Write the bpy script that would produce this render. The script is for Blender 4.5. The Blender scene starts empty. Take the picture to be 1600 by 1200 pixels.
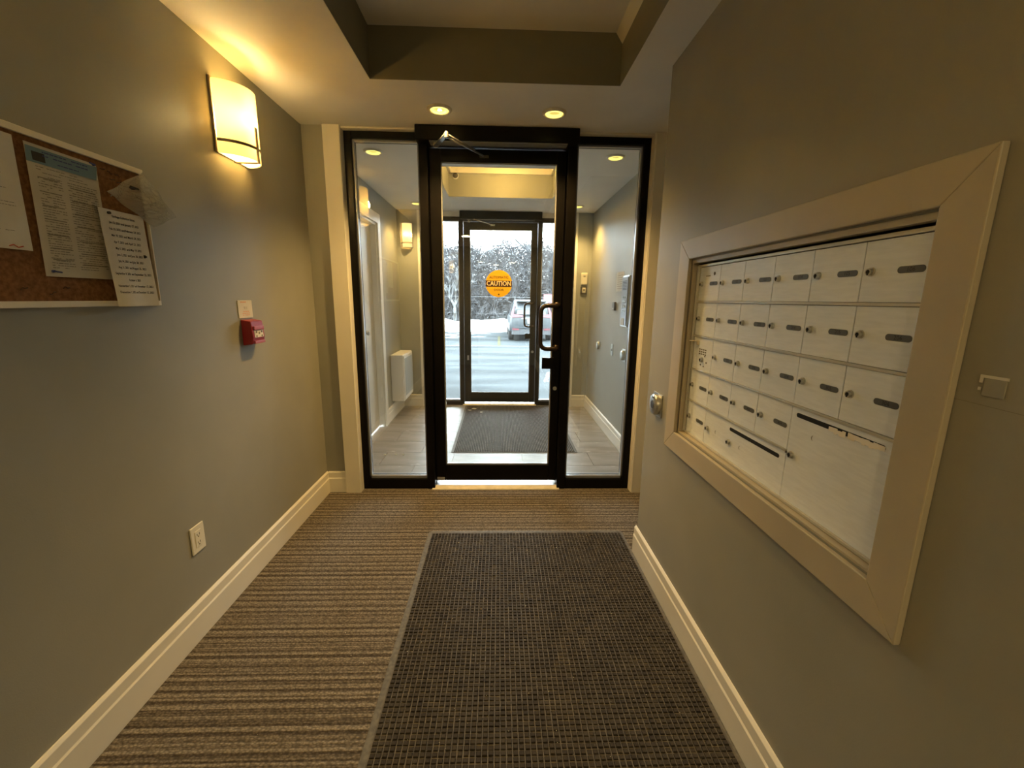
import bpy, math, random
from mathutils import Vector, Matrix
random.seed(7)
PI = math.pi
SC = bpy.context.scene
COL = SC.collection
H = 1.39            # eye height
CEIL = 2.43

# ------------------------------------------------------------------ camera
cam_d = bpy.data.cameras.new('camera')
cam_d.sensor_width = 36.0
cam_d.lens = 664.48 / 1600 * 36.0
cam_d.clip_start = 0.02
cam_d.clip_end = 300
cam = bpy.data.objects.new('camera', cam_d)
COL.objects.link(cam)
_yw, _pt, _rl = math.radians(1.8173), math.radians(-11.2871), math.radians(0.7218)
_f = Vector((math.sin(_yw) * math.cos(_pt), math.cos(_yw) * math.cos(_pt), math.sin(_pt)))
_r = Vector((math.cos(_yw), -math.sin(_yw), 0))
_u = _r.cross(_f)
_r2 = _r * math.cos(_rl) + _u * math.sin(_rl)
_u2 = -_r * math.sin(_rl) + _u * math.cos(_rl)
cam.matrix_world = Matrix(((_r2.x, _u2.x, -_f.x, 0), (_r2.y, _u2.y, -_f.y, 0), (_r2.z, _u2.z, -_f.z, H), (0, 0, 0, 1)))
SC.camera = cam

# ------------------------------------------------------------------ world, lights, exposure
SC.view_settings.view_transform = 'Standard'
SC.view_settings.look = 'None'
SC.view_settings.gamma = 1.0
SC.view_settings.use_curve_mapping = False
SC.view_settings.exposure = 1.25
try:
    SC.cycles.use_denoising = True
    SC.cycles.max_bounces = 10
    SC.cycles.transparent_max_bounces = 16
    SC.cycles.sample_clamp_indirect = 6.0
except Exception:
    pass

SKY = 15.0
w = bpy.data.worlds.new('overcast_sky')
SC.world = w
w.use_nodes = True
bg = w.node_tree.nodes['Background']
bg.inputs[0].default_value = (0.86, 0.94, 1.0, 1)
bg.inputs[1].default_value = SKY

WARM = (1.0, 0.72, 0.34)


def light(name, kind, loc, power, color=WARM, size=0.1, rot=(0, 0, 0), spot=None, blend=0.6, sizey=None):
    d = bpy.data.lights.new(name, kind)
    d.energy = power
    d.color = color
    if kind == 'AREA':
        d.size = size
        if sizey:
            d.shape = 'RECTANGLE'
            d.size_y = sizey
        else:
            d.shape = 'DISK'
    else:
        d.shadow_soft_size = size
    if kind == 'SPOT':
        d.spot_size = spot
        d.spot_blend = blend
    o = bpy.data.objects.new(name, d)
    o.location = loc
    o.rotation_euler = rot
    COL.objects.link(o)
    return o


pt = light('sky_portal', 'AREA', (0, 5.75, 1.22), 1, (1, 1, 1), 2.0, (-PI / 2, 0, 0), sizey=2.4)
try:
    pt.data.cycles.is_portal = True
except Exception:
    pt.data.use_shadow = True
# added fill lamps in the unseen lobby behind the camera (fixtures built further down)
LOBBY_FILL = [(-0.55, -1.35), (0.35, -1.35), (-0.1, -2.3)]
for i, (x, y) in enumerate(LOBBY_FILL):
    light('lobby_light', 'AREA', (x, y, 2.40), 6.0, (1.0, 0.72, 0.32), 0.16)
DOWN = [(-0.342, 2.648), (0.305, 2.659), (-0.921, 3.382), (0.852, 3.385), (-0.929, 5.079), (0.881, 5.082)]
DPOW = [24, 18, 3, 3, 16, 18]
for (x, y), p in zip(DOWN, DPOW):
    light('downlight_beam', 'SPOT', (x, y, 2.41), p * 2, (1.0, 0.62, 0.20), 0.03, (0, 0, 0), math.radians(120), 0.7)


# ------------------------------------------------------------------ materials
def mat(name, color, rough=0.6, metal=0.0, spec=0.5, emit=None, estr=0.0):
    m = bpy.data.materials.new(name)
    m.use_nodes = True
    b = m.node_tree.nodes['Principled BSDF']
    b.inputs['Base Color'].default_value = (*color, 1)
    b.inputs['Roughness'].default_value = rough
    b.inputs['Metallic'].default_value = metal
    b.inputs['Specular IOR Level'].default_value = spec
    if emit:
        b.inputs['Emission Color'].default_value = (*emit, 1)
        b.inputs['Emission Strength'].default_value = estr
    return m


def N(m, t, **kw):
    n = m.node_tree.nodes.new(t)
    for k, v in kw.items():
        if k in n.inputs:
            n.inputs[k].default_value = v
        else:
            setattr(n, k, v)
    return n


def L(m, a, b):
    m.node_tree.links.new(a, b)


def bsdf(m):
    return m.node_tree.nodes['Principled BSDF']


def noisy(m, c1, c2, scale=8.0, detail=4.0, stretch=(1, 1, 1), lo=0.35, hi=0.65, bump=0.0, bscale=None, bdist=0.002):
    """colour varies between c1 and c2; optional fine relief"""
    tc = N(m, 'ShaderNodeTexCoord')
    mp = N(m, 'ShaderNodeMapping')
    mp.inputs['Scale'].default_value = stretch
    L(m, tc.outputs['Object'], mp.inputs['Vector'])
    n = N(m, 'ShaderNodeTexNoise', Scale=scale, Detail=detail)
    L(m, mp.outputs[0], n.inputs['Vector'])
    r = N(m, 'ShaderNodeValToRGB')
    r.color_ramp.elements[0].position = lo
    r.color_ramp.elements[0].color = (*c1, 1)
    r.color_ramp.elements[1].position = hi
    r.color_ramp.elements[1].color = (*c2, 1)
    L(m, n.outputs['Fac'], r.inputs['Fac'])
    L(m, r.outputs['Color'], bsdf(m).inputs['Base Color'])
    if bump:
        n2 = N(m, 'ShaderNodeTexNoise', Scale=bscale or scale * 10, Detail=3.0)
        L(m, tc.outputs['Object'], n2.inputs['Vector'])
        bp = N(m, 'ShaderNodeBump', Strength=bump, Distance=bdist)
        L(m, n2.outputs['Fac'], bp.inputs['Height'])
        L(m, bp.outputs[0], bsdf(m).inputs['Normal'])
    return m


M = {}
M['paint'] = noisy(mat('grey_green_wall_paint', (.3, .29, .25), .48, spec=.35), (.275, .268, .225), (.30, .29, .245), 3, bump=.25, bscale=260, bdist=.001)
M['paint_vest'] = noisy(mat('grey_vestibule_paint', (.3, .3, .28), .48, spec=.35), (.33, .33, .29), (.35, .35, .31), 3, bump=.2, bscale=260, bdist=.001)
M['tray_paint'] = noisy(mat('tray_side_paint', (.28, .26, .2), .6, spec=.3), (.22, .205, .15), (.24, .225, .165), 3, bump=.2, bscale=240, bdist=.001)  # wall paint darkened to put the tray's shade into the colour
M['ceil'] = noisy(mat('white_ceiling_paint', (.75, .73, .68), .8, spec=.2), (.72, .70, .655), (.76, .74, .69), 4, bump=.15, bscale=220, bdist=.001)
M['trim'] = noisy(mat('cream_trim_paint', (.72, .68, .58), .38, spec=.4), (.70, .665, .57), (.74, .70, .60), 5)
M['trimw'] = noisy(mat('white_trim_paint', (.8, .78, .72), .35, spec=.4), (.76, .745, .69), (.80, .785, .73), 5)
M['mailtrim'] = noisy(mat('mail_frame_paint', (.62, .57, .45), .42, spec=.4), (.42, .37, .275), (.45, .40, .30), 5)
M['bronze'] = noisy(mat('dark_bronze_aluminium', (.02, .014, .010), .36, .0, .16), (.0020, .0014, .0011), (.0036, .0025, .0019), 9)
M['bronze2'] = noisy(mat('brown_black_anodised_aluminium', (.035, .03, .026), .4, .3, .5), (.012, .0105, .0095), (.017, .015, .0135), 9)
M['bead'] = mat('satin_glazing_bead', (.30, .31, .34), .3, .3)  # lightened and blued to imitate daylight on the bead ledges
M['silver'] = mat('aluminium_threshold', (.30, .30, .29), .45, .2)
M['brass'] = noisy(mat('worn_aluminium', (.66, .62, .52), .4, .1), (.66, .60, .48), (.78, .72, .60), 20)
M['steel'] = noisy(mat('brushed_stainless_steel', (.55, .55, .53), .3, .85), (.50, .50, .48), (.60, .60, .58), 30, stretch=(1, 1, 12))
M['darksteel'] = mat('dark_nickel', (.13, .12, .11), .35, .8)
M['mail'] = noisy(mat('satin_aluminium_mailbox', (.62, .62, .58), .36, .05, .6), (.80, .85, .90), (.86, .91, .96), 18, stretch=(1, 1, 8), bump=.06, bscale=600, bdist=.0005)
M['mailframe'] = mat('mailbox_frame_aluminium', (.60, .58, .52), .34, .55)
M['tag'] = mat('grey_number_tag', (.10, .10, .085), .5)
M['ink'] = mat('dark_ink', (.015, .013, .012), .7)
M['inkb'] = mat('blue_ink', (.03, .04, .16), .7)
M['greyprint'] = mat('grey_print', (.17, .155, .12), .8)
M['red_ink'] = mat('red_marker', (.45, .06, .03), .7)
M['orange_ink'] = mat('faded_orange_print', (.62, .30, .17), .7)
M['black'] = mat('black_void', (.006, .006, .006), .9)
M['paper'] = noisy(mat('white_paper', (.62, .6, .54), .85, spec=.2), (.56, .54, .50), (.62, .60, .55), 12)
M['paper2'] = noisy(mat('cream_printed_paper', (.5, .46, .36), .85, spec=.2), (.46, .43, .36), (.52, .485, .41), 12)
M['bluehdr'] = mat('blue_grey_header_print', (.14, .22, .27), .8, spec=.2)
M['cork'] = noisy(mat('brown_cork', (.3, .15, .06), .9, spec=.1), (.16, .075, .03), (.25, .125, .055), 90, 6, bump=.5, bscale=300)
M['red'] = mat('red_pull_station', (.24, .012, .018), .32)
M['redl'] = mat('pink_red_plastic', (.36, .07, .09), .4)
M['plastic'] = mat('ivory_plastic', (.72, .68, .56), .35)
M['whiteplastic'] = mat('white_plastic', (.78, .78, .76), .35)
M['heat'] = mat('white_enamel_heater', (.80, .78, .74), .35)
M['grille'] = mat('pale_blue_grey_grille', (.55, .62, .68), .4)
M['doorw'] = noisy(mat('cream_painted_door', (.6, .56, .46), .45), (.56, .53, .45), (.60, .57, .49), 5)
M['shadeband'] = mat('brushed_bronze_lamp_metal', (.30, .24, .16), .35, .6)
M['yellow'] = mat('amber_sticker', (.82, .47, .02), .6)
M['brownblk'] = mat('brown_black_band', (.035, .008, .004), .6)
M['cream_txt'] = mat('cream_lettering', (.85, .68, .40), .6)
M['brown_txt'] = mat('brown_lettering', (.07, .028, .004), .6)
M['rubber'] = noisy(mat('grey_brown_rubber_edge', (.10, .09, .075), .7), (.075, .068, .055), (.13, .115, .09), 60)
M['matbase'] = noisy(mat('dark_mat_backing', (.09, .075, .055), .8), (.055, .047, .035), (.115, .098, .072), 30)
M['matnub'] = noisy(mat('dark_brown_mat_pile', (.035, .03, .025), .85, spec=.2), (.030, .024, .018), (.052, .043, .032), 18, bump=.6, bscale=500)
M['vmat'] = noisy(mat('grey_ribbed_mat_pile', (.09, .085, .08), .85, spec=.2), (.016, .014, .012), (.032, .028, .024), 9, 8, bump=.6, bscale=500)
M['vmatbase'] = noisy(mat('grey_ribbed_mat_base', (.2, .19, .18), .8), (.10, .092, .080), (.17, .155, .14), 40)
M['salt'] = mat('white_salt_grains', (.8, .77, .70), .5)
M['lint'] = mat('dry_leaf_scrap', (.70, .66, .50), .8)
M['grout'] = mat('beige_grout', (.42, .39, .35), .8)
M['snow'] = noisy(mat('snow', (.9, .92, .95), .8, spec=.2), (.09, .10, .11), (.19, .20, .22), 3, 6, lo=.3, hi=.7, bump=.6, bscale=5, bdist=.05)
M['bark'] = noisy(mat('grey_bark_with_snow', (.1, .09, .085), .9, spec=.1), (.026, .0255, .027), (.085, .086, .092), 2.5, 5, lo=.45, hi=.66)
M['barks'] = noisy(mat('snowy_trunk_bark', (.4, .4, .4), .9, spec=.1), (.04, .037, .034), (.12, .125, .13), 3, 5, lo=.4, hi=.6)
M['undergrowth'] = noisy(mat('dark_undergrowth', (.06, .055, .05), .95, spec=.1), (.032, .032, .034), (.085, .085, .09), 9, 9, stretch=(2.2, 1, .5), lo=.40, hi=.70)
M['carpaint'] = mat('silver_white_car_paint', (.032, .037, .042), .35, .1)
M['carglass'] = mat('dark_car_glass', (.03, .035, .04), .25)
M['tail'] = mat('red_tail_light', (.10, .018, .026), .45)
M['tyre'] = mat('black_tyre', (.012, .012, .013), .8)
M['carplastic'] = mat('black_bumper_plastic', (.03, .032, .036), .6)
M['signred'] = mat('red_sign_face', (.085, .03, .035), .6)
M['wire'] = mat('galvanised_wire', (.05, .052, .055), .6, .0)
M['lineyel'] = mat('faded_yellow_road_paint', (.046, .043, .020), .9, spec=.1)
M['brick'] = noisy(mat('pale_facade_render', (.4, .38, .35), .9), (.30, .28, .26), (.36, .34, .31), 9)

# carpet: stripes across the passage with a woven grain
m = M['carpet'] = mat('striped_brown_carpet', (.2, .16, .1), .95, spec=.1)
tc = N(m, 'ShaderNodeTexCoord')
sp = N(m, 'ShaderNodeSeparateXYZ')
L(m, tc.outputs['Object'], sp.inputs[0])
wob = N(m, 'ShaderNodeTexNoise', Scale=3.0, Detail=2.0)
L(m, tc.outputs['Object'], wob.inputs['Vector'])
wo = N(m, 'ShaderNodeMath', operation='MULTIPLY')
wo.inputs[1].default_value = .006
L(m, wob.outputs['Fac'], wo.inputs[0])
ya = N(m, 'ShaderNodeMath', operation='ADD')
L(m, sp.outputs['Y'], ya.inputs[0])
L(m, wo.outputs[0], ya.inputs[1])
n1 = N(m, 'ShaderNodeTexNoise', noise_dimensions='1D', Scale=62.0, Detail=1.5, Roughness=.7)
L(m, ya.outputs[0], n1.inputs['W'])
s1 = N(m, 'ShaderNodeMath', operation='MULTIPLY')
s1.inputs[1].default_value = 2 * PI / .0365
L(m, ya.outputs[0], s1.inputs[0])
sn = N(m, 'ShaderNodeMath', operation='SINE')
L(m, s1.outputs[0], sn.inputs[0])
s2 = N(m, 'ShaderNodeMath', operation='MULTIPLY_ADD')
s2.inputs[1].default_value = .09
L(m, sn.outputs[0], s2.inputs[0])
L(m, n1.outputs['Fac'], s2.inputs[2])
rp = N(m, 'ShaderNodeValToRGB')
e = rp.color_ramp.elements
e[0].position = .36
e[0].color = (.092, .073, .055, 1)
e[1].position = .66
e[1].color = (.265, .228, .182, 1)
x = e.new(.50)
x.color = (.178, .149, .116, 1)
L(m, s2.outputs[0], rp.inputs['Fac'])
mp = N(m, 'ShaderNodeMapping')
mp.inputs['Scale'].default_value = (105, 150, 1)
L(m, tc.outputs['Object'], mp.inputs['Vector'])
vo = N(m, 'ShaderNodeTexVoronoi', Scale=1.0)
L(m, mp.outputs[0], vo.inputs['Vector'])
rv = N(m, 'ShaderNodeMapRange')
rv.inputs['From Min'].default_value = .1
rv.inputs['From Max'].default_value = .75
rv.inputs['To Min'].default_value = 1.15
rv.inputs['To Max'].default_value = .5
L(m, vo.outputs['Distance'], rv.inputs['Value'])
mx = N(m, 'ShaderNodeVectorMath', operation='SCALE')
L(m, rp.outputs['Color'], mx.inputs[0])
L(m, rv.outputs[0], mx.inputs['Scale'])
L(m, mx.outputs[0], bsdf(m).inputs['Base Color'])
bp = N(m, 'ShaderNodeBump', Strength=.6, Distance=.003)
hm = N(m, 'ShaderNodeMath', operation='SUBTRACT')
L(m, s2.outputs[0], hm.inputs[0])
L(m, vo.outputs['Distance'], hm.inputs[1])
L(m, hm.outputs[0], bp.inputs['Height'])
L(m, bp.outputs[0], bsdf(m).inputs['Normal'])

# floor tile: grey stone look with dried salt stains
m = M['tile'] = mat('grey_porcelain_tile', (.3, .28, .27), .42, spec=.28)
noisy(m, (.22, .20, .185), (.32, .30, .28), 3.0, 8, stretch=(1, 3, 1), lo=.35, hi=.65)
ramp = [n for n in m.node_tree.nodes if n.type == 'VALTORGB'][0]
tc = [n for n in m.node_tree.nodes if n.type == 'TEX_COORD'][0]
st = N(m, 'ShaderNodeTexNoise', Scale=5.5, Detail=9.0, Roughness=.72, Distortion=1.4)
L(m, tc.outputs['Object'], st.inputs['Vector'])
sr = N(m, 'ShaderNodeMapRange')
sr.inputs['From Min'].default_value = .58
sr.inputs['From Max'].default_value = .72
L(m, st.outputs['Fac'], sr.inputs['Value'])
mm = N(m, 'ShaderNodeMix', data_type='RGBA')
L(m, sr.outputs[0], mm.inputs[0])
L(m, ramp.outputs['Color'], mm.inputs[6])
mm.inputs[7].default_value = (.62, .61, .59, 1)
L(m, mm.outputs[2], bsdf(m).inputs['Base Color'])

# asphalt with frozen slush streaks
m = M['road'] = mat('slushy_asphalt', (.2, .21, .22), .85, spec=.08)
noisy(m, (.017, .020, .0225), (.037, .042, .046), 1.1, 8, stretch=(.35, 1.2, 1), lo=.38, hi=.62, bump=.3, bscale=12, bdist=.02)

# pane: clear with a mirror-like share that grows at grazing angles
m = M['glass'] = bpy.data.materials.new('clear_door_glass')
m.use_nodes = True
nt = m.node_tree
nt.nodes.clear()
out = nt.nodes.new('ShaderNodeOutputMaterial')
tr = nt.nodes.new('ShaderNodeBsdfTransparent')
tr.inputs[0].default_value = (.94, .965, .96, 1)
gl = nt.nodes.new('ShaderNodeBsdfGlossy')
gl.inputs['Roughness'].default_value = .0
fr = nt.nodes.new('ShaderNodeFresnel')
fr.inputs['IOR'].default_value = 1.85
mi = nt.nodes.new('ShaderNodeMixShader')
nt.links.new(fr.outputs[0], mi.inputs[0])
nt.links.new(tr.outputs[0], mi.inputs[1])
nt.links.new(gl.outputs[0], mi.inputs[2])
nt.links.new(mi.outputs[0], out.inputs[0])

# thin clear plastic bag
m = M['bag'] = bpy.data.materials.new('crinkled_clear_plastic')
m.use_nodes = True
nt = m.node_tree
nt.nodes.clear()
out = nt.nodes.new('ShaderNodeOutputMaterial')
tr = nt.nodes.new('ShaderNodeBsdfTransparent')
tr.inputs[0].default_value = (.95, .95, .92, 1)
pr = nt.nodes.new('ShaderNodeBsdfPrincipled')
pr.inputs['Base Color'].default_value = (.8, .78, .7, 1)
pr.inputs['Roughness'].default_value = .18
no = nt.nodes.new('ShaderNodeTexNoise')
no.inputs['Scale'].default_value = 38
no.inputs['Detail'].default_value = 3
bm_ = nt.nodes.new('ShaderNodeBump')
bm_.inputs['Strength'].default_value = 1
bm_.inputs['Distance'].default_value = .02
nt.links.new(no.outputs[0], bm_.inputs['Height'])
nt.links.new(bm_.outputs[0], pr.inputs['Normal'])
mi = nt.nodes.new('ShaderNodeMixShader')
mi.inputs[0].default_value = .34
nt.links.new(tr.outputs[0], mi.inputs[1])
nt.links.new(pr.outputs[0], mi.inputs[2])
nt.links.new(mi.outputs[0], out.inputs[0])


def lampglass(name, col, estr, trans=.8):
    m = bpy.data.materials.new(name)
    m.use_nodes = True
    nt = m.node_tree
    nt.nodes.clear()
    out = nt.nodes.new('ShaderNodeOutputMaterial')
    t = nt.nodes.new('ShaderNodeBsdfTranslucent')
    t.inputs[0].default_value = (.90, .78, .50, 1)
    d = nt.nodes.new('ShaderNodeBsdfDiffuse')
    d.inputs[0].default_value = (.8, .74, .58, 1)
    mi = nt.nodes.new('ShaderNodeMixShader')
    mi.inputs[0].default_value = 1 - trans
    e = nt.nodes.new('ShaderNodeEmission')
    e.inputs[0].default_value = (*col, 1)
    e.inputs[1].default_value = estr
    ad = nt.nodes.new('ShaderNodeAddShader')
    nt.links.new(t.outputs[0], mi.inputs[1])
    nt.links.new(d.outputs[0], mi.inputs[2])
    nt.links.new(mi.outputs[0], ad.inputs[0])
    nt.links.new(e.outputs[0], ad.inputs[1])
    nt.links.new(ad.outputs[0], out.inputs[0])
    return m


M['shade'] = lampglass('lit_amber_glass_shade', (1.0, .74, .28), .16)
M['lid'] = lampglass('frosted_glass_lid', (1.0, .74, .28), .12)
nt = M['lid'].node_tree
_o = [n for n in nt.nodes if n.type == 'OUTPUT_MATERIAL'][0]
_a = [n for n in nt.nodes if n.type == 'ADD_SHADER'][0]
_t = nt.nodes.new('ShaderNodeBsdfTransparent')
_t.inputs[0].default_value = (1, .95, .85, 1)
_m = nt.nodes.new('ShaderNodeMixShader')
_m.inputs[0].default_value = .15
nt.links.new(_a.outputs[0], _m.inputs[1])
nt.links.new(_t.outputs[0], _m.inputs[2])
nt.links.new(_m.outputs[0], _o.inputs[0])
M['shade2'] = lampglass('lit_cream_glass_shade', (1.0, .78, .42), .24)
M['lens'] = mat('lit_yellow_lens', (.6, .5, .2), .5, emit=(1.0, .80, .18), estr=.75)
M['lens_dim'] = mat('olive_lamp_reflector', (.35, .30, .10), .3, emit=(1.0, .80, .2), estr=.22)
M['bulb'] = mat('glowing_bulb', (1, .9, .7), .5, emit=(1.0, .85, .55), estr=14)

# ------------------------------------------------------------------ mesh helpers
ORG = {}


class G:
    def __init__(s):
        s.v = []
        s.f = []
        s.m = []
        s.k = 0

    def mi(s, k):
        s.k = k
        return s

    def add(s, vs, fs):
        b = len(s.v)
        s.v += [tuple(p) for p in vs]
        for f in fs:
            s.f.append(tuple(i + b for i in f))
            s.m.append(s.k)
        return s

    def box(s, x0, x1, y0, y1, z0, z1):
        x0, x1 = sorted((x0, x1))
        y0, y1 = sorted((y0, y1))
        z0, z1 = sorted((z0, z1))
        return s.add([(x0, y0, z0), (x1, y0, z0), (x1, y1, z0), (x0, y1, z0), (x0, y0, z1), (x1, y0, z1), (x1, y1, z1), (x0, y1, z1)],
                     [(0, 3, 2, 1), (4, 5, 6, 7), (0, 1, 5, 4), (1, 2, 6, 5), (2, 3, 7, 6), (3, 0, 4, 7)])

    def quad(s, a, b, c, d):
        return s.add([a, b, c, d], [(0, 1, 2, 3)])

    def prism(s, poly, axis, a, b):
        """poly: 2-D points in the two other axes (in xyz order), extruded a..b along axis"""
        n = len(poly)

        def P(p, t):
            if axis == 'x':
                return (t, p[0], p[1])
            if axis == 'y':
                return (p[0], t, p[1])
            return (p[0], p[1], t)
        vs = [P(p, a) for p in poly] + [P(p, b) for p in poly]
        fs = [tuple(range(n))[::-1], tuple(range(n, 2 * n))]
        fs += [(i, (i + 1) % n, n + (i + 1) % n, n + i) for i in range(n)]
        return s.add(vs, fs)

    def cyl(s, c, axis, r, a, b, n=20, r2=None):
        """c = the two other coordinates"""
        r2 = r if r2 is None else r2
        pa = [(c[0] + r * math.cos(2 * PI * i / n), c[1] + r * math.sin(2 * PI * i / n)) for i in range(n)]
        pb = [(c[0] + r2 * math.cos(2 * PI * i / n), c[1] + r2 * math.sin(2 * PI * i / n)) for i in range(n)]

        def P(p, t):
            if axis == 'x':
                return (t, p[0], p[1])
            if axis == 'y':
                return (p[0], t, p[1])
            return (p[0], p[1], t)
        vs = [P(p, a) for p in pa] + [P(p, b) for p in pb]
        fs = [tuple(range(n))[::-1], tuple(range(n, 2 * n))]
        fs += [(i, (i + 1) % n, n + (i + 1) % n, n + i) for i in range(n)]
        return s.add(vs, fs)

    def lathe(s, c, axis, prof, n=28):
        """prof: (radius, position along axis) open profile, double ended"""
        def P(p, t):
            if axis == 'x':
                return (t, p[0], p[1])
            if axis == 'y':
                return (p[0], t, p[1])
            return (p[0], p[1], t)
        vs = []
        for r, t in prof:
            vs += [P((c[0] + r * math.cos(2 * PI * i / n), c[1] + r * math.sin(2 * PI * i / n)), t) for i in range(n)]
        fs = []
        for k in range(len(prof) - 1):
            fs += [(k * n + i, k * n + (i + 1) % n, (k + 1) * n + (i + 1) % n, (k + 1) * n + i) for i in range(n)]
        return s.add(vs, fs)

    def tube(s, pts, r, n=8, r2=None):
        pts = [Vector(p) for p in pts]
        r2 = r if r2 is None else r2
        vs, K = [], len(pts)
        up = None
        for i, p in enumerate(pts):
            d = (pts[min(i + 1, K - 1)] - pts[max(i - 1, 0)]).normalized()
            if up is None:
                up = Vector((0, 0, 1)) if abs(d.z) < .9 else Vector((1, 0, 0))
            a = d.cross(up)
            if a.length < 1e-5:
                a = d.cross(Vector((0, 1, 0)))
            a.normalize()
            b = d.cross(a).normalized()
            up = -b
            rr = r + (r2 - r) * i / max(1, K - 1)
            vs += [p + a * rr * math.cos(2 * PI * j / n) + b * rr * math.sin(2 * PI * j / n) for j in range(n)]
        fs = [tuple(range(n)), tuple(range((K - 1) * n, K * n))[::-1]]
        for k in range(K - 1):
            fs += [(k * n + j, (k + 1) * n + j, (k + 1) * n + (j + 1) % n, k * n + (j + 1) % n) for j in range(n)]
        return s.add(vs, fs)

    def merge(s, o, mi=None):
        b = len(s.v)
        s.v += o.v
        for f, k in zip(o.f, o.m):
            s.f.append(tuple(i + b for i in f))
            s.m.append(k if mi is None else mi)
        return s


def mesh(name, g, mats, org=(0, 0, 0), smooth=False):
    me = bpy.data.meshes.new(name)
    me.from_pydata([(a - org[0], b - org[1], c - org[2]) for a, b, c in g.v], [], g.f)
    if not isinstance(mats, (list, tuple)):
        mats = [mats]
    for q in mats:
        me.materials.append(q)
    if len(mats) > 1:
        me.polygons.foreach_set('material_index', g.m)
    if smooth:
        me.polygons.foreach_set('use_smooth', [True] * len(me.polygons))
    me.update()
    return me


def tag(o, label=None, cat=None, group=None, kind=None):
    if label:
        o['label'] = label
    if cat:
        o['category'] = cat
    if group:
        o['group'] = group
    if kind:
        o['kind'] = kind
    return o


def part(name, g, mats, parent=None, bevel=0, smooth=False, org=None, seg=2):
    if parent is not None:
        og = ORG[parent.name]
    else:
        og = org or (0, 0, 0)
    o = bpy.data.objects.new(name, mesh(name, g, mats, og, smooth))
    COL.objects.link(o)
    if parent is not None:
        o.parent = parent
    else:
        o.location = og
    ORG[o.name] = og
    if bevel:
        b = o.modifiers.new('bevel', 'BEVEL')
        b.width = bevel
        b.segments = seg
        b.limit_method = 'ANGLE'
    return o


def thing(name, loc, label, cat, group=None, kind=None):
    o = bpy.data.objects.new(name, None)
    o.empty_display_size = .05
    COL.objects.link(o)
    o.location = loc
    ORG[o.name] = tuple(loc)
    return tag(o, label, cat, group, kind)


def copy_tree(o, parent=None, off=(0, 0, 0)):
    c = o.copy()
    COL.objects.link(c)
    if parent is not None:
        c.parent = parent
    else:
        c.location = Vector(o.location) + Vector(off)
    og = ORG[o.name]
    ORG[c.name] = (og[0] + off[0], og[1] + off[1], og[2] + off[2])
    for ch in [k for k in bpy.data.objects if k.parent == o]:
        copy_tree(ch, c, off)
    return c


def struct(name, g, mats, label, cat='wall', bevel=0):
    o = part(name, g, mats, None, bevel)
    return tag(o, label, cat, None, 'structure')


def text(s, size, T, align='CENTER', squeeze=1.0, bold=0.0):
    """flat lettering; T maps (u, v) -> world point"""
    cu = bpy.data.curves.new('txt', 'FONT')
    cu.body = s
    cu.size = size
    cu.align_x = align
    cu.align_y = 'CENTER'
    cu.resolution_u = 2
    cu.offset = bold
    o = bpy.data.objects.new('txt', cu)
    COL.objects.link(o)
    bpy.context.view_layer.update()
    me = bpy.data.meshes.new_from_object(o.evaluated_get(bpy.context.evaluated_depsgraph_get()))
    g = G()
    g.add([T(v.co.x * squeeze, v.co.y) for v in me.vertices], [tuple(p.vertices) for p in me.polygons])
    bpy.data.objects.remove(o)
    bpy.data.meshes.remove(me)
    bpy.data.curves.remove(cu)
    return g


# ------------------------------------------------------------------ room shell
XL, XR, YD, YB = -1.232, .775, 2.92, -3.0
TX0, TX1, TY0, TY1, TZ = -.637, .592, .10, 2.337, 2.66      # ceiling tray in the lobby
VX0, VX1, VY0, VY1 = -.535, .555, 3.715, 4.75               # ceiling tray in the vestibule
VL, VR, VF = -1.245, 1.145, 5.45                            # vestibule left, right, far faces
ALC = 1.55                                                  # alcove side wall, hidden behind the mailbox wall

floor = struct('floor', G().box(XL - .1, ALC + .1, YB - .1, 2.975, -.1, 0), M['carpet'], 'brown striped woven carpet of the lobby passage', 'floor')
struct('wall_left', G().box(XL - .12, XL, YB - .1, YD + .02, 0, CEIL), M['paint'], 'grey-green lobby wall carrying the bulletin board', 'wall')
g = G()
MY0, MY1, MZ0, MZ1 = .768, 1.745, .836, 1.552    # mailbox opening
g.box(XR, ALC + .1, YB - .1, MY0, 0, CEIL).box(XR, ALC + .1, MY1, 2.14, 0, CEIL)
g.box(XR, XR + .3, MY0, MY1, 0, MZ0).box(XR, XR + .3, MY0, MY1, MZ1, CEIL)
g.box(XR + .25, XR + .3, MY0, MY1, MZ0, MZ1)
struct('wall_right', g, M['paint'], 'olive lobby wall around the recessed mailboxes', 'wall')
struct('wall_alcove', G().box(ALC, ALC + .1, 2.14, YD + .02, 0, CEIL), M['paint'], 'side wall of the alcove behind the mailbox wall', 'wall')
struct('wall_back', G().box(XL - .1, ALC + .1, YB - .25, YB, 0, CEIL), M['paint'], 'end wall of the lobby behind the viewer', 'wall')
g = G().box(VL - .1, -1.0, YD, 3.09, 0, CEIL).box(.985, ALC + .1, YD, 3.09, 0, CEIL)
struct('wall_front', g, M['paint'], 'narrow grey wall strips either side of the glazed entrance screen', 'wall')
g = G().box(XL - .12, TX0, YB - .1, 2.99, CEIL, CEIL + .04).box(TX1, ALC + .1, YB - .1, 2.99, CEIL, CEIL + .04)
g.box(TX0, TX1, YB - .1, TY0, CEIL, CEIL + .04).box(TX0, TX1, TY1, 2.99, CEIL, CEIL + .04)
struct('ceiling', g, M['ceil'], 'flat white lobby ceiling around the recessed tray', 'ceiling')
g = G().box(TX0 - .03, TX0 + .002, TY0, TY1, CEIL + .0405, TZ).box(TX1 - .002, TX1 + .03, TY0, TY1, CEIL + .0405, TZ)
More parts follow.
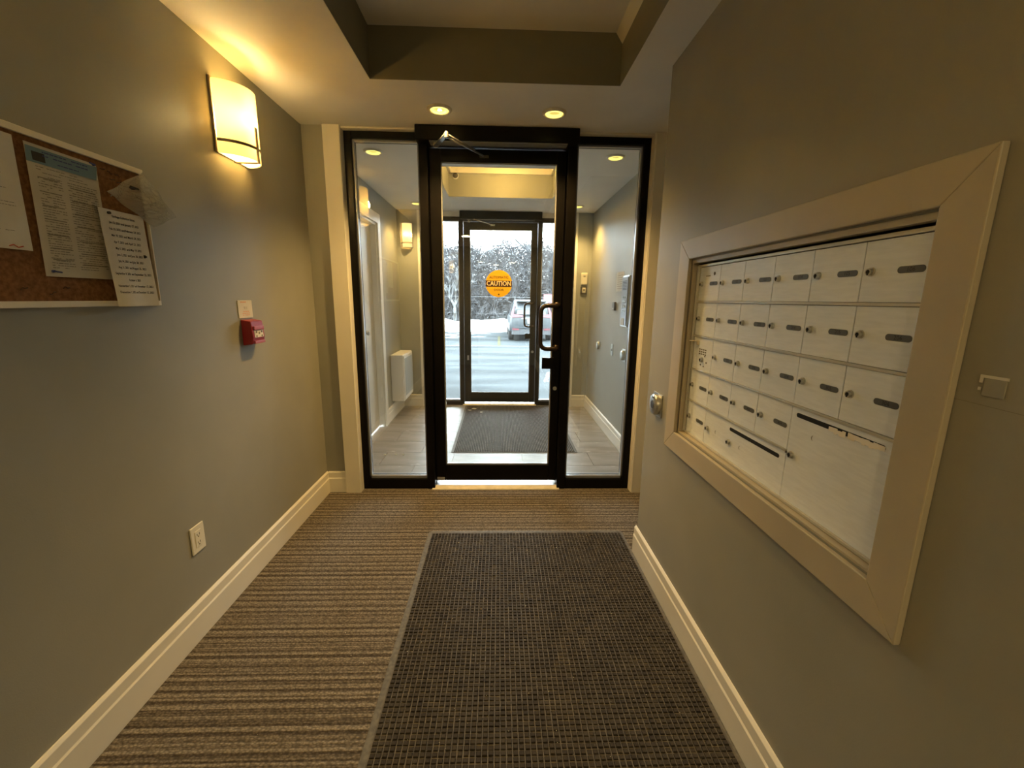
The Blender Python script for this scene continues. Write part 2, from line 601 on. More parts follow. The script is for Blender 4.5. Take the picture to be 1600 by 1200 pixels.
g.box(TX0 - .03, TX1 + .03, TY1 - .002, TY1 + .03, CEIL + .0405, TZ).box(TX0 - .03, TX1 + .03, TY0 - .03, TY0 + .002, CEIL + .0405, TZ)
g.box(TX0 + .0005, TX0 + .002, TY0 + .002, TY1 - .002, CEIL + .0005, CEIL + .0405).box(TX1 - .002, TX1 - .0005, TY0 + .002, TY1 - .002, CEIL + .0005, CEIL + .0405)
g.box(TX0 + .0005, TX1 - .0005, TY1 - .002, TY1 - .0005, CEIL + .0005, CEIL + .0405).box(TX0 + .0005, TX1 - .0005, TY0 + .0005, TY0 + .002, CEIL + .0005, CEIL + .0405)
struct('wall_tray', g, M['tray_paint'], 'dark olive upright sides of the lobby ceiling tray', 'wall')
struct('ceiling_tray', G().box(TX0 - .05, TX1 + .05, TY0 - .05, TY1 + .05, TZ, TZ + .04), M['ceil'], 'upper ceiling panel inside the lobby tray', 'ceiling')

# vestibule shell
struct('wall_vestibule_right', G().box(VR, VR + .1, 3.09, 5.66, -.1, CEIL), M['paint_vest'], 'pale grey vestibule wall carrying the intercom', 'wall')
g = G().box(VL - .1, VL, 3.09, 3.90, -.1, CEIL).box(VL - .1, VL, 4.53, 5.66, -.1, CEIL).box(VL - .1, VL, 3.90, 4.53, 2.12, CEIL)
struct('wall_vestibule_left', g, M['paint_vest'], 'grey vestibule wall with the closet door', 'wall')
g = G().box(VL, -.985, VF, 5.66, -.1, CEIL).box(.945, VR, VF, 5.66, -.1, CEIL)
struct('wall_far', g, M['paint_vest'], 'wall strips either side of the outer entrance', 'wall')
g = G().box(VL - .1, VX0, 2.99, 5.66, CEIL, CEIL + .04).box(VX1, VR + .1, 2.99, 5.66, CEIL, CEIL + .04)
g.box(VX0, VX1, 2.99, VY0, CEIL, CEIL + .04).box(VX0, VX1, VY1, 5.66, CEIL, CEIL + .04)
struct('ceiling_vestibule', g, M['ceil'], 'white vestibule ceiling around its small recessed tray', 'ceiling')
g = G().box(VX0 - .03, VX0 + .002, VY0, VY1, CEIL + .0405, 2.655).box(VX1 - .002, VX1 + .03, VY0, VY1, CEIL + .0405, 2.655)
g.box(VX0 - .03, VX1 + .03, VY1 - .002, VY1 + .03, CEIL + .0405, 2.655).box(VX0 - .03, VX1 + .03, VY0 - .03, VY0 + .002, CEIL + .0405, 2.655)
g.box(VX0 + .0005, VX0 + .002, VY0 + .002, VY1 - .002, CEIL + .0005, CEIL + .0405).box(VX1 - .002, VX1 - .0005, VY0 + .002, VY1 - .002, CEIL + .0005, CEIL + .0405)
g.box(VX0 + .0005, VX1 - .0005, VY1 - .002, VY1 - .0005, CEIL + .0005, CEIL + .0405).box(VX0 + .0005, VX1 - .0005, VY0 + .0005, VY0 + .002, CEIL + .0005, CEIL + .0405)
struct('wall_tray_vestibule', g, M['paint_vest'], 'warm lit upright sides of the vestibule ceiling tray', 'wall')
struct('ceiling_tray_vestibule', G().box(VX0 - .05, VX1 + .05, VY0 - .05, VY1 + .05, 2.72, 2.76), M['ceil'], 'upper ceiling panel inside the vestibule tray', 'ceiling')
# cove ledge (crown) above the tray sides
g = G()
for (a0, a1, b0, b1) in ((VX0 - .03, VX0 + .03, VY0 - .03, VY1 + .03), (VX1 - .03, VX1 + .03, VY0 - .03, VY1 + .03)):
    g.box(a0, a1, b0, b1, 2.655, 2.72)
g.box(VX0, VX1, VY1 - .03, VY1 + .03, 2.655, 2.72).box(VX0, VX1, VY0 - .03, VY0 + .03, 2.655, 2.72)
struct('trim_5', g, M['trim'], 'cream crown moulding at the top of the vestibule tray', 'trim', .004)
g = G().prism([(TX1 - .035, TZ), (TX1, TZ - .05), (TX1, TZ)], 'y', TY0, TY1 - .001)
struct('trim_6', g, M['trim'], 'cream crown strip along the right top edge of the lobby tray', 'trim')

# vestibule tiles
fv = struct('floor_vestibule', G().box(VL - .1, VR + .1, 2.976, 5.66, -.1, -.006), M['grout'], 'grey stone-look tile floor of the vestibule with pale joints', 'floor')
shared = {}
row = -1
y0 = 2.80
while y0 < 5.6:
    row += 1
    ya_, yb_ = max(y0, 2.980), min(y0 + .31, 5.655)
    xs = -1.01 - .61 + (0 if row % 2 == 0 else -.305)
    # rows of even index carry joints at -1.01, -.40, .21, .82
    while xs < VR:
        xa, xb = max(xs, VL - .05), min(xs + .61, VR)
        if xb - xa > .04 and yb_ - ya_ > .03:
            key = (round(xb - xa, 3), round(yb_ - ya_, 3))
            if key not in shared:
                gg = G().box(.002, key[0] - .002, .002, key[1] - .002, -.006, 0)
                shared[key] = mesh('tile', gg, M['tile'])
            o = bpy.data.objects.new('tile', shared[key])
            COL.objects.link(o)
            o.parent = fv
            o.location = (xa, ya_, random.uniform(-.0005, .0002))
        xs += .61
    y0 += .31

# baseboards: lower board, then a thinner stepped cap
def bb_poly(base, out, sgn):
    return [(base, 0), (base + sgn * out, 0), (base + sgn * out, .105), (base + sgn * (out - .004), .112), (base + sgn * (out - .004), .150), (base + sgn * .004, .160), (base, .160)]


g = G().prism(bb_poly(XL, .016, 1), 'y', YB, YD - .001)
struct('baseboard_left', g, M['trim'], 'cream stepped baseboard along the left lobby wall', 'baseboard', .0015)
g = G().prism(bb_poly(XR, .016, -1), 'y', YB, 2.156)
struct('baseboard_right', g, M['trim'], 'cream stepped baseboard below the mailboxes', 'baseboard', .0015)
g = G().prism(bb_poly(YD, .014, -1), 'x', XL + .012, -1.098)
struct('baseboard_front', g, M['trim'], 'short cream baseboard between left wall and door casing', 'baseboard', .0015)
g = G().prism(bb_poly(VR, .016, -1), 'y', 3.095, VF)
struct('baseboard_vestibule_right', g, M['trimw'], 'white stepped baseboard on the right vestibule wall', 'baseboard', .0015)
g = G().prism(bb_poly(VF, .015, -1), 'x', .95, VR - .017)
struct('baseboard_far_right', g, M['trim'], 'short cream baseboard right of the outer door', 'baseboard', .0015)
g = G().prism(bb_poly(VF, .015, -1), 'x', VL + .02, -.985)
struct('baseboard_far_left', g, M['trim'], 'short cream baseboard below the far wall heater', 'baseboard', .0015)
g = G().prism(bb_poly(VL, .016, 1), 'y', 4.63, VF - .001).prism(bb_poly(VL, .016, 1), 'y', 3.095, 3.80)
struct('baseboard_vestibule_left', g, M['trimw'], 'white baseboard on the left vestibule wall', 'baseboard', .0015)

# casings of the inner screen
g = G().box(-1.096, -.992, 2.898, YD + .001, 0, CEIL - .001)
g.box(-.999, -.990, 2.905, 3.0, 0, CEIL - .001)
struct('trim_1', g, M['trim'], 'cream casing board left of the glazed entrance screen', 'trim', .002)
g = G().box(.982, 1.086, 2.898, YD + .001, 0, CEIL - .001).box(.976, .986, 2.905, 3.0, 0, CEIL - .001)
struct('trim_2', g, M['trim'], 'cream casing board right of the glazed entrance screen', 'trim', .002)
struct('trim_3', G().box(-.990, .976, 2.925, 3.06, 2.418, CEIL - .001), M['trim'], 'thin cream head trim above the entrance screen', 'trim')
# casings of the outer screen
g = G().box(-1.0, -.955, VF - .012, 5.52, 0, CEIL - .001)
struct('trim_4', g, M['trimw'], 'white casing left of the outer entrance', 'trim', .002)
g = G().box(.915, .96, VF - .012, 5.52, 0, CEIL - .001)
struct('trim_7', g, M['trimw'], 'white casing right of the outer entrance', 'trim', .002)

# ------------------------------------------------------------------ entrance screens (frames with sidelights, and the door leaves)
def bars(parent, name, boxes, m, bevel=.002):
    for b in boxes:
        part(name, G().box(*b), m, parent, bevel)


# inner screen
def screen(nm, x0, x1, jl, jr, yf, top, m, labelL, labelR, bot=.075, gl_in=.03, jm=.055):
    """jl, jr: inner faces of the sidelight glass next to the door; door opening between the jambs"""
    for (a, b, lab, idx) in ((x0, jl, labelL, 0), (jr, x1, labelR, 1)):
        th = thing('window_%d' % (nm + idx), ((a + b) / 2, yf + .05, 0), lab, 'window', None, 'structure')
        outer, inner = (a, b) if idx == 0 else (b, a)
        s = 1 if idx == 0 else -1
        # frame members
        part('frame_stile', G().box(outer, outer + s * .045, yf, yf + .10, 0, top), m, th, .002)
        part('frame_rail', G().box(outer + s * .045, inner, yf, yf + .10, 0, bot), m, th, .002)
        part('frame_rail', G().box(outer + s * .045, inner, yf, yf + .10, top - .042, top), m, th, .002)
        # stepped glazing beads
        ax, bx = outer + s * .045, inner
        x_lo, x_hi = min(ax, bx), max(ax, bx)
        zb, zt = bot, top - .042
        gb = G().box(x_lo, x_hi, yf + .022, yf + .045, zb, zb + .02).box(x_lo, x_hi, yf + .022, yf + .045, zt - .012, zt)
        gb.box(x_lo, x_lo + .012, yf + .022, yf + .045, zb, zt).box(x_hi - .012, x_hi, yf + .022, yf + .045, zb, zt)
        gb.box(x_lo, x_hi, yf + .058, yf + .08, zb, zb + .02)
        part('glazing_bead', gb, M['bead'], th, .0015)
        part('glass', G().box(x_lo + .001, x_hi - .001, yf + .0475, yf + .0535, zb + .001, zt - .001), M['glass'], th)


screen(1, -.990, .975, -.521, .499, 2.965, 2.418, M['bronze'], 'tall glass sidelight left of the inner entrance door', 'tall glass sidelight right of the inner entrance door')
fr_ = thing('trim_8', (0, 3.015, 0), 'dark bronze jambs and head around the inner glass door', 'door frame', None, 'structure')
part('jamb', G().box(-.521, -.466, 2.960, 3.070, 0, 2.418), M['bronze'], fr_, .003)
part('jamb', G().box(.437, .499, 2.960, 3.070, 0, 2.418), M['bronze'], fr_, .003)
part('head', G().box(-.466, .437, 2.965, 3.065, 2.345, 2.418), M['bronze'], fr_, .003)
part('door_stop', G().box(-.466, -.452, 3.048, 3.062, .03, 2.345).box(.423, .437, 3.048, 3.062, .03, 2.345), M['bronze'], fr_)

th = thing('threshold', (-.01, 3.0, 0), 'pale metal threshold strip below the inner glass door, lit amber along its front', 'threshold')
g = G().prism([(2.972, 0.0), (2.988, .018), (3.075, .018), (3.075, 0.0)], 'x', -.465, .436)
part('sill_plate', g, M['silver'], th, .001)
part('front_edge', G().prism([(2.948, 0.001), (2.952, .006), (2.986, .0185), (2.972, 0.001)], 'x', -.487, .455), M['brass'], th)


def leaf(name, x0, x1, y0, y1, z0, z1, gx0, gx1, gz0, gz1, m, label, handle_y, mb=None):
    d = thing(name, ((x0 + x1) / 2, (y0 + y1) / 2, z0), label, 'door', None, 'structure')
    part('stile', G().box(x0, gx0, y0, y1, z0, z1), m, d, .003)
    part('stile', G().box(gx1, x1, y0, y1, z0, z1), m, d, .003)
    part('rail', G().box(gx0, gx1, y0, y1, z0, gz0), m, d, .003)
    part('rail', G().box(gx0, gx1, y0, y1, gz1, z1), m, d, .003)
    g = G().box(gx0, gx1, y0 + .008, y0 + .018, gz0, gz0 + .012).box(gx0, gx1, y0 + .008, y0 + .018, gz1 - .010, gz1)
    g.box(gx0, gx0 + .009, y0 + .008, y0 + .018, gz0, gz1).box(gx1 - .009, gx1, y0 + .008, y0 + .018, gz0, gz1)
    part('glazing_bead', g, mb or M['bead'], d, .0015)
    part('glass', G().box(gx0 + .001, gx1 - .001, y0 + .019, y0 + .025, gz0 + .001, gz1 - .001), M['glass'], d)
    return d


def bend(a, b, c, r, n=5):
    """rounded corner points at b"""
    a, b, c = Vector(a), Vector(b), Vector(c)
    p = b + (a - b).normalized() * r
    q = b + (c - b).normalized() * r
    return [tuple((1 - t) ** 2 * p + 2 * t * (1 - t) * b + t * t * q) for t in [i / n for i in range(n + 1)]]


def pull(parent, xs, xg, ys, yg, zt, zb, r, m, name='pull_handle'):
    A, B, Cc, D, E, F = (xs, ys, zt), (xs, yg, zt), (xg, yg, zt), (xg, yg, zb), (xs, yg, zb), (xs, ys, zb)
    p = [A] + bend(A, B, Cc, .02) + bend(B, Cc, D, .05) + bend(Cc, D, E, .05) + bend(D, E, F, .02) + [F]
    g = G().tube(p, r, 12)
    g.cyl((xs, zt), 'y', r * 1.6, ys, ys + (yg - ys) * .08, 16).cyl((xs, zb), 'y', r * 1.6, ys, ys + (yg - ys) * .08, 16)
    return part(name, g, m, parent, 0, True)


M['handle'] = mat('worn_bronze_handle', (.035, .024, .017), .28, .6)
d1 = leaf('door_1', -.462, .433, 3.005, 3.047, .050, 2.340, -.389, .377, .170, 2.262, M['bronze'], 'black-framed inner glass entrance door with a round amber sticker', 2.95)
pull(d1, .402, .286, 3.005, 2.950, 1.350, 1.052, .0155, M['handle'])
part('lock_case', G().box(.306, .392, 2.985, 3.005, .905, .985), M['bronze'], d1, .003)
part('cylinder_lock', G().cyl((.405, .76), 'y', .014, 2.998, 3.005, 16), M['steel'], d1)
# door viewer pivot block
part('pivot', G().box(-.455, -.40, 3.000, 3.006, .055, .075), M['bead'], d1)

# amber sticker
cx, cz, R_ = -.004, 1.4935, .0915
ys_ = 3.0235
g = G().cyl((cx, cz), 'y', R_, ys_, ys_ - .0008, 48)
st_ = part('warning_sticker', g, M['yellow'], d1)
tag(st_, 'round amber sticker reading AUTOMATIC CAUTION DOOR')
hw = .0905
g = G().box(cx - hw, cx + hw, ys_ - .0009, ys_ - .0014, cz - .020, cz + .0205)
part('dark_band', g, M['brownblk'], st_)
tf = lambda dz: (lambda u, v: (cx + u, ys_ - .0018, cz + dz + v))
part('lettering', text('CAUTION', .044, tf(.000), squeeze=.86, bold=.0012), M['cream_txt'], st_)
g = text('AUTOMATIC', .023, tf(.042), squeeze=1.0)
g.merge(text('DOOR', .020, tf(-.042), squeeze=1.15))
g.cyl((cx, cz - .073), 'y', .006, ys_ - .001, ys_ - .0015, 12)
part('lettering', g, M['brown_txt'], st_)

# door operator over the inner door, with its arm
op = thing('door_operator', (-.015, 2.965, 2.342), 'long dark box of the door operator with folded arm above the inner door', 'door operator')
part('housing', G().box(-.524, .492, 2.862, 2.962, 2.343, 2.428), M['bronze'], op, .004)
part('cover_strip', G().box(-.44, .42, 2.875, 2.95, 2.338, 2.343), M['bead'], op, .001)  # pale strip imitating the reflection on the housing's underside
sp_ = (-.405, 2.915, 2.330)
el = (-.312, 2.705, 2.318)
sh = (-.105, 2.998, 2.296)
part('spindle', G().cyl((sp_[0], sp_[1]), 'z', .014, 2.338, 2.318, 16), M['brass'], op)
part('elbow_joint', G().cyl((el[0], el[1]), 'z', .013, 2.330, 2.300, 16).cyl((el[0], el[1]), 'z', .009, 2.336, 2.330, 12), M['darksteel'], op, .002)


def flatbar(a, b, w, t, taper=1.0):
    a, b = Vector(a), Vector(b)
    d = (b - a).normalized()
    s_ = d.cross(Vector((0, 0, 1))).normalized()
    u = s_.cross(d)
    g = G()
    vs = []
    for p, ww in ((a, w), (b, w * taper)):
        vs += [p + s_ * ww + u * t, p - s_ * ww + u * t, p - s_ * ww - u * t, p + s_ * ww - u * t]
    return g.add(vs, [(0, 1, 2, 3), (7, 6, 5, 4), (0, 4, 5, 1), (1, 5, 6, 2), (2, 6, 7, 3), (3, 7, 4, 0)])


part('arm', flatbar((sp_[0], sp_[1], 2.322), (el[0], el[1], 2.322), .016, .004, .7), M['steel'], op, .001)
part('forearm', G().tube([(el[0], el[1], 2.307), (-.21, 2.85, 2.302), sh], .0055, 10).tube([(el[0] + .012, el[1], 2.318), (-.16, 2.92, 2.306)], .0045, 8), M['steel'], op, 0, True)
part('door_shoe', G().box(-.135, -.075, 2.992, 3.004, 2.286, 2.302), M['darksteel'], op, .002)

# outer screen
screen(3, -.955, .915, -.503, .525, 5.520, 2.372, M['bronze2'], 'narrow glass sidelight left of the outer door', 'narrow glass sidelight right of the outer door', bot=.05)
part('frame_extension', G().box(-.955, .915, 5.520, 5.62, 2.372, 2.43), M['ceil'], None)
o = bpy.data.objects['frame_extension']
o.name = 'trim_9'
ORG['trim_9'] = (0, 0, 0)
tag(o, 'pale head panel above the outer entrance', 'trim', None, 'structure')
fr2 = thing('trim_10', (0, 5.57, 0), 'dark jambs around the outer glass door', 'door frame', None, 'structure')
part('jamb', G().box(-.503, -.452, 5.515, 5.62, 0, 2.372), M['bronze2'], fr2, .003)
part('jamb', G().box(.478, .525, 5.515, 5.62, 0, 2.372), M['bronze2'], fr2, .003)
part('head', G().box(-.452, .478, 5.52, 5.62, 2.322, 2.372), M['bronze2'], fr2, .003)
d2 = leaf('door_2', -.449, .475, 5.545, 5.587, .035, 2.318, -.372, .404, .160, 2.232, M['bronze2'], 'dark-framed outer glass door facing the parking lot', 5.5)
pull(d2, .432, .322, 5.545, 5.49, 1.338, 1.045, .012, M['handle'])
part('lock_case', G().box(.335, .415, 5.525, 5.545, .885, .955), M['bronze2'], d2, .003)
g = G().cyl((.437, .715), 'y', .017, 5.535, 5.545, 16)
part('lock_cylinder', g, M['steel'], d2)
part('pivot_plate', G().box(-.415, -.39, 5.538, 5.545, .60, .66), M['steel'], d2, .002)
th = thing('threshold', (.01, 5.57, 0), 'worn threshold strip below the outer glass door', 'threshold')
part('sill_plate', G().prism([(5.505, 0.0), (5.52, .016), (5.63, .016), (5.63, 0.0)], 'x', -.475, .500), M['brass'], th)
op2 = thing('door_operator', (0, 5.47, 2.33), 'dark operator box with folded arm above the outer door', 'door operator')
part('housing', G().box(-.487, .515, 5.435, 5.514, 2.335, 2.428), M['bronze2'], op2, .004)
part('cover_strip', G().box(-.40, .43, 5.45, 5.50, 2.328, 2.335), M['bead'], op2)  # same imitated sheen under the outer housing
a_, b_, c_ = (-.375, 5.49, 2.315), (-.30, 5.30, 2.315), (-.09, 5.54, 2.285)
part('spindle', G().cyl((a_[0], a_[1]), 'z', .013, 2.328, 2.305, 14), M['brass'], op2)
part('arm', flatbar(a_, b_, .008, .004, .7), M['darksteel'], op2)
part('forearm', G().tube([(b_[0], b_[1], 2.305), c_], .0055, 10), M['brass'], op2, 0, True)
part('door_shoe', G().box(-.12, -.06, 5.533, 5.544, 2.272, 2.296), M['steel'], op2, .002)

# closet door on the left of the vestibule
d3 = thing('door_3', (VL - .05, 4.21, 0), 'plain cream closet door in the left vestibule wall', 'door', None, 'structure')
part('leaf', G().box(-1.335, -1.30, 3.905, 4.525, .012, 2.10), M['doorw'], d3, .002)
part('casing', G().box(VL - .001, VL + .022, 4.53, 4.625, 0, 2.215), M['trimw'], d3, .003)
part('casing', G().box(VL - .001, VL + .022, 3.81, 3.90, 0, 2.215), M['trimw'], d3, .003)
part('casing', G().box(VL - .001, VL + .022, 3.90, 4.53, 2.12, 2.215), M['trimw'], d3, .003)
part('jamb', G().box(-1.34, VL, 4.515, 4.531, 0, 2.12).box(-1.34, VL, 3.899, 3.915, 0, 2.12).box(-1.34, VL, 3.915, 4.515, 2.10, 2.12), M['trimw'], d3, .001)
g = G().cyl((4.115, 1.055), 'x', .026, -1.30, -1.288, 20).cyl((4.115, 1.055), 'x', .010, -1.288, -1.262, 12).cyl((4.115, 1.055), 'x', .018, -1.262, -1.245, 18, .025).cyl((4.115, 1.055), 'x', .025, -1.245, -1.235, 18, .014)
part('door_knob', g, M['steel'], d3, 0, True)

# ------------------------------------------------------------------ downlights
LN = ['round recessed lamp on the left above the inner door, with a bright bulb', 'round yellow recessed lamp on the right above the inner door',
      'recessed lamp seen through the left sidelight near the glass', 'recessed lamp seen through the right sidelight near the glass',
      'small recessed lamp by the far left vestibule corner', 'small recessed lamp by the far right vestibule corner']
LN += ['recessed lobby lamp behind the viewer, nearest the left wall', 'recessed lobby lamp behind the viewer, by the mailbox wall', 'recessed lobby lamp farthest behind the viewer']


def downlight(x, y, label, i):
    t = thing('recessed_light', (x, y, CEIL), label, 'ceiling light', 'round recessed ceiling lights')
    part('trim_ring', G().lathe((x, y), 'z', [(.052, CEIL - .001), (.052, CEIL - .010), (.058, CEIL - .013), (.067, CEIL - .009), (.070, CEIL - .001)], 36), M['brass'], t, 0, True)
    part('lens', G().lathe((x, y), 'z', [(.052, CEIL - .002), (.046, CEIL - .0125), (.038, CEIL - .0115), (.036, CEIL - .003)], 36), M['lens'], t, 0, True)
    part('reflector', G().cyl((x, y), 'z', .0365, CEIL - .001, CEIL - .003, 30), M['lens_dim'], t)
    arch = [(x + .034 * math.cos(a), y + .002, CEIL - .003 - .012 * math.sin(a)) for a in [PI * k / 10 for k in range(11)]]
    part('bulb_loop', G().tube(arch, .0042, 8), M['lens'], t, 0, True)
    if i == 0:
        part('bulb_tip', G().cyl((x, y + .014), 'z', .012, CEIL - .003, CEIL - .009, 16, .006), M['bulb'], t, 0, True)
    return t


for i, (x, y) in enumerate(DOWN + LOBBY_FILL):
    downlight(x, y, LN[i], i)

# ------------------------------------------------------------------ wall sconces
def sconce(face, a0, a1, z0, z1, axis, sgn, depth, label, power, smat, band=True):
    """plate on the wall at `face`; a = the other horizontal axis"""
    cA = (a0 + a1) / 2

    def P(a, dpt, z):
        return (face + sgn * dpt, a, z) if axis == 'x' else (a, face + sgn * dpt, z)
    t = thing('wall_sconce', P(cA, 0, z0), label, 'wall lamp', 'glass wall sconces')

    def bx(aa, ab, da, db, za, zb):
        p, q = P(aa, da, za), P(ab, db, zb)
        return G().box(p[0], q[0], p[1], q[1], p[2], q[2])
    part('back_plate', bx(a0, a1, 0.0005, .010, z0, z1), M['shadeband'], t, .002)
    W = (a1 - a0) / 2 - .006
    n = 20
    th0 = 62
    # circular arc through the two edges with the given depth
    Rr = (W * W + (depth - .012) ** 2) / (2 * (depth - .012))
    am = math.asin(min(1, W / Rr))

    def arc(k, off=0.0, lim=1.0):
        a = -am * lim + 2 * am * lim * k / n
        return cA + (Rr + off) * math.sin(a), (Rr + off) * math.cos(a) - Rr + depth
    g = G()
    zt, zb = z1 - .008, z0 - .002
    vo_, vi = [], []
    for k in range(n + 1):
        a, dp = arc(k)
        vo_ += [P(a, dp, zb), P(a, dp, zt)]
        a, dp = arc(k, -.004)
        vi += [P(a, dp, zb), P(a, dp, zt)]
    b = len(vo_)
    fs = []
    for k in range(n):
        fs.append((2 * k, 2 * k + 2, 2 * k + 3, 2 * k + 1))
        fs.append((b + 2 * k, b + 2 * k + 1, b + 2 * k + 3, b + 2 * k + 2))
        fs.append((2 * k + 1, 2 * k + 3, b + 2 * k + 3, b + 2 * k + 1))
        fs.append((2 * k, b + 2 * k, b + 2 * k + 2, 2 * k + 2))
    g.add(vo_ + vi, fs)
    part('glass_shade', g, smat, t, 0, True)
    lid = [P(cA - W, .010, zt - .004)] + [P(*arc(k, -.004), zt - .004) for k in range(n + 1)] + [P(cA + W, .010, zt - .004)]
    for dz_ in (0, zb - zt + .008):  # top lid added to damp direct lamplight; bottom one is the glass base
        g = G().add([(a_, b_, c_ + dz_) for a_, b_, c_ in lid] + [(a_, b_, c_ + dz_ - .003) for a_, b_, c_ in lid], [tuple(range(len(lid))), tuple(range(len(lid), 2 * len(lid)))[::-1]])
        part('glass_lid', g, M['lid'], t)
    if band:
        H_ = z1 - z0
        g = G()
        zc = z0 + .17 * H_
        pts = [arc(k, .004) for k in range(n + 1)]
        vs = []
        for (a, dp) in pts:
            vs += [P(a, dp, zc - .006), P(a, dp, zc + .006)]
        for k in range(n + 1):
            a, dp = arc(k, .0005)
            vs += [P(a, dp, zc - .006), P(a, dp, zc + .006)]
        b = 2 * (n + 1)
        fs = []
        for k in range(n):
            fs += [(2 * k, 2 * k + 2, 2 * k + 3, 2 * k + 1), (2 * k + 1, 2 * k + 3, b + 2 * k + 3, b + 2 * k + 1), (2 * k, b + 2 * k, b + 2 * k + 2, 2 * k + 2)]
        g.add(vs, fs)
        part('metal_band', g, M['shadeband'], t)
        g = bx(cA - .008, cA + .008, depth + .001, depth + .005, z0 - .008, z0 + .47 * H_)
        g.merge(bx(cA - .008, cA + .008, .010, depth + .005, z0 - .011, z0 - .007))
        if depth > .1:
            part('upright_strap', g, M['shadeband'], t)
    zl = z0 + .52 * (z1 - z0)
    c = P(cA, depth * .5, zl)
    part('bulb', G().lathe((c[0], c[1]), 'z', [(.002, zl - .03), (.010, zl - .028), (.013, zl - .01), (.014, zl + .012), (.009, zl + .026), (.001, zl + .03)], 14), M['bulb'], t, 0, True)
    part('lamp_holder', G().cyl((c[0], c[1]), 'z', .012, zl - .05, zl - .03, 14), M['plastic'], t)
    light('sconce_lamp', 'POINT', P(cA, depth * .62, zl + .005), power, (1.0, .72, .30), .055)
    return t


sconce(XL, 2.035, 2.285, 2.000, 2.298, 'x', 1, .115, 'lit curved glass wall sconce near the door, right of the bulletin board', 38, M['shade'])
sconce(XL, .27, .52, 2.000, 2.298, 'x', 1, .115, 'lit glass wall sconce on the left wall between the viewer and the bulletin board', 34, M['shade'])  # second sconce added out of view as fill light
sconce(VF, -1.185, -1.055, 1.995, 2.275, 'y', -1, .07, 'small cream glass wall sconce above the white heater', .12, M['shade2'])

# warm lamp hidden in the vestibule tray's cove is what lights its far side
light('tray_lamp', 'POINT', (.05, 4.25, 2.56), 9.0, (1.0, .58, .14), .05)
t = thing('recessed_light', (.05, 4.25, 2.72), 'lit dome lamp up inside the vestibule ceiling tray', 'ceiling light')
part('dome', G().lathe((.05, 4.25), 'z', [(.09, 2.7195), (.085, 2.70), (.06, 2.68), (.002, 2.668)], 28), M['lens'], t, 0, True)
part('base_ring', G().lathe((.05, 4.25), 'z', [(.09, 2.7195), (.098, 2.7195), (.098, 2.705), (.088, 2.702)], 28), M['brass'], t, 0, True)

# disc added to imitate a reflected lamp, on the vestibule tray's far side
t = thing('smoke_detector', (-.475, VY1, 2.60), 'small round white detector at the left of the vestibule tray', 'detector')
part('base', G().cyl((-.462, 2.635), 'y', .036, VY1 - .0005, VY1 - .012, 24), M['whiteplastic'], t, .002)
part('sensor_dome', G().lathe((-.462, 2.635), 'y', [(.027, VY1 - .012), (.022, VY1 - .025), (.012, VY1 - .031), (.001, VY1 - .032)], 20), M['darksteel'], t, 0, True)

# ------------------------------------------------------------------ recessed mailboxes
fm = thing('mailbox_surround', (XR, (.68 + 1.83) / 2, .75), 'wide cream wooden picture-frame surround of the recessed mailboxes', 'frame')
FX0, FX1 = XR - .015, XR - .0005
A = (.681, .746, 1.845, 1.635)   # outer y0,z0,y1,z1
B = (.761, .832, 1.750, 1.556)   # inner


def board(p):
    return G().prism(p, 'x', FX0, FX1)


part('board', board([(A[0], A[3]), (A[2], A[3]), (B[2], B[3]), (B[0], B[3])]), M['mailtrim'], fm, .0025)
part('board', board([(A[0], A[1]), (B[0], B[1]), (B[2], B[1]), (A[2], A[1])]), M['mailtrim'], fm, .0025)
part('board', board([(A[2], A[1]), (B[2], B[1]), (B[2], B[3]), (A[2], A[3])]), M['mailtrim'], fm, .0025)
part('board', board([(A[0], A[1]), (A[0], A[3]), (B[0], B[3]), (B[0], B[1])]), M['mailtrim'], fm, .0025)
# inner returns of the frame
g = G().box(XR - .0005, XR + .030, B[0] + .001, B[2] - .001, B[3] - .004, B[3] - .0035)
part('return_board', G().box(XR, XR + .022, MY0 + .0005, MY1 - .0005, 1.538, MZ1 - .0005), M['mailtrim'], fm)
part('return_board', G().box(XR, XR + .022, MY0 + .0005, MY1 - .0005, MZ0 + .0005, .842), M['mailtrim'], fm)
part('return_board', G().box(XR, XR + .022, 1.735, MY1 - .0005, .842, 1.538), M['mailtrim'], fm)

XP = .800      # door faces
mb = thing('mailbox_unit', (XP + .02, 1.25, .85), 'recessed silver bank of numbered apartment mailboxes in the right wall', 'mailbox')
cols = [1.723, 1.565, 1.409, 1.2545, 1.0995, .9445, .7895]
rows = [1.521, 1.3885, 1.2535, 1.118, .9865, .851]
part('cabinet', G().box(XP + .003, XR + .22, .780, 1.735, .845, 1.530), M['black'], mb)
# outer aluminium frame
g = G().box(XP - .006, XP + .02, 1.724, 1.734, .843, 1.533).box(XP - .006, XP + .02, .777, .7885, .843, 1.533)
g.box(XP - .006, XP + .02, .7885, 1.724, .843, .8505).box(XP - .006, XP + .02, .7885, 1.724, 1.5225, 1.5315)
part('outer_frame', g, M['mailframe'], mb, .001)
part('side_rail', G().box(XP - .010, XP - .002, 1.7265, 1.7335, .845, 1.527), M['mailframe'], mb, .001)
for k in range(1, 5):
    z = rows[k]
    ylo = .790 if k < 4 else 1.0995
    if k == 3:
        ylo = .790
    part('shelf_rail', G().box(XP - .0035, XP + .012, ylo, 1.723, z - .0035, z + .0035), M['mailframe'], mb, .0008)


def mdoor(y0, y1, z0, z1):
    return part('mailbox_door', G().box(XP, XP + .0022, y0 + .0014, y1 - .0014, z0, z1), M['mail'], mb)


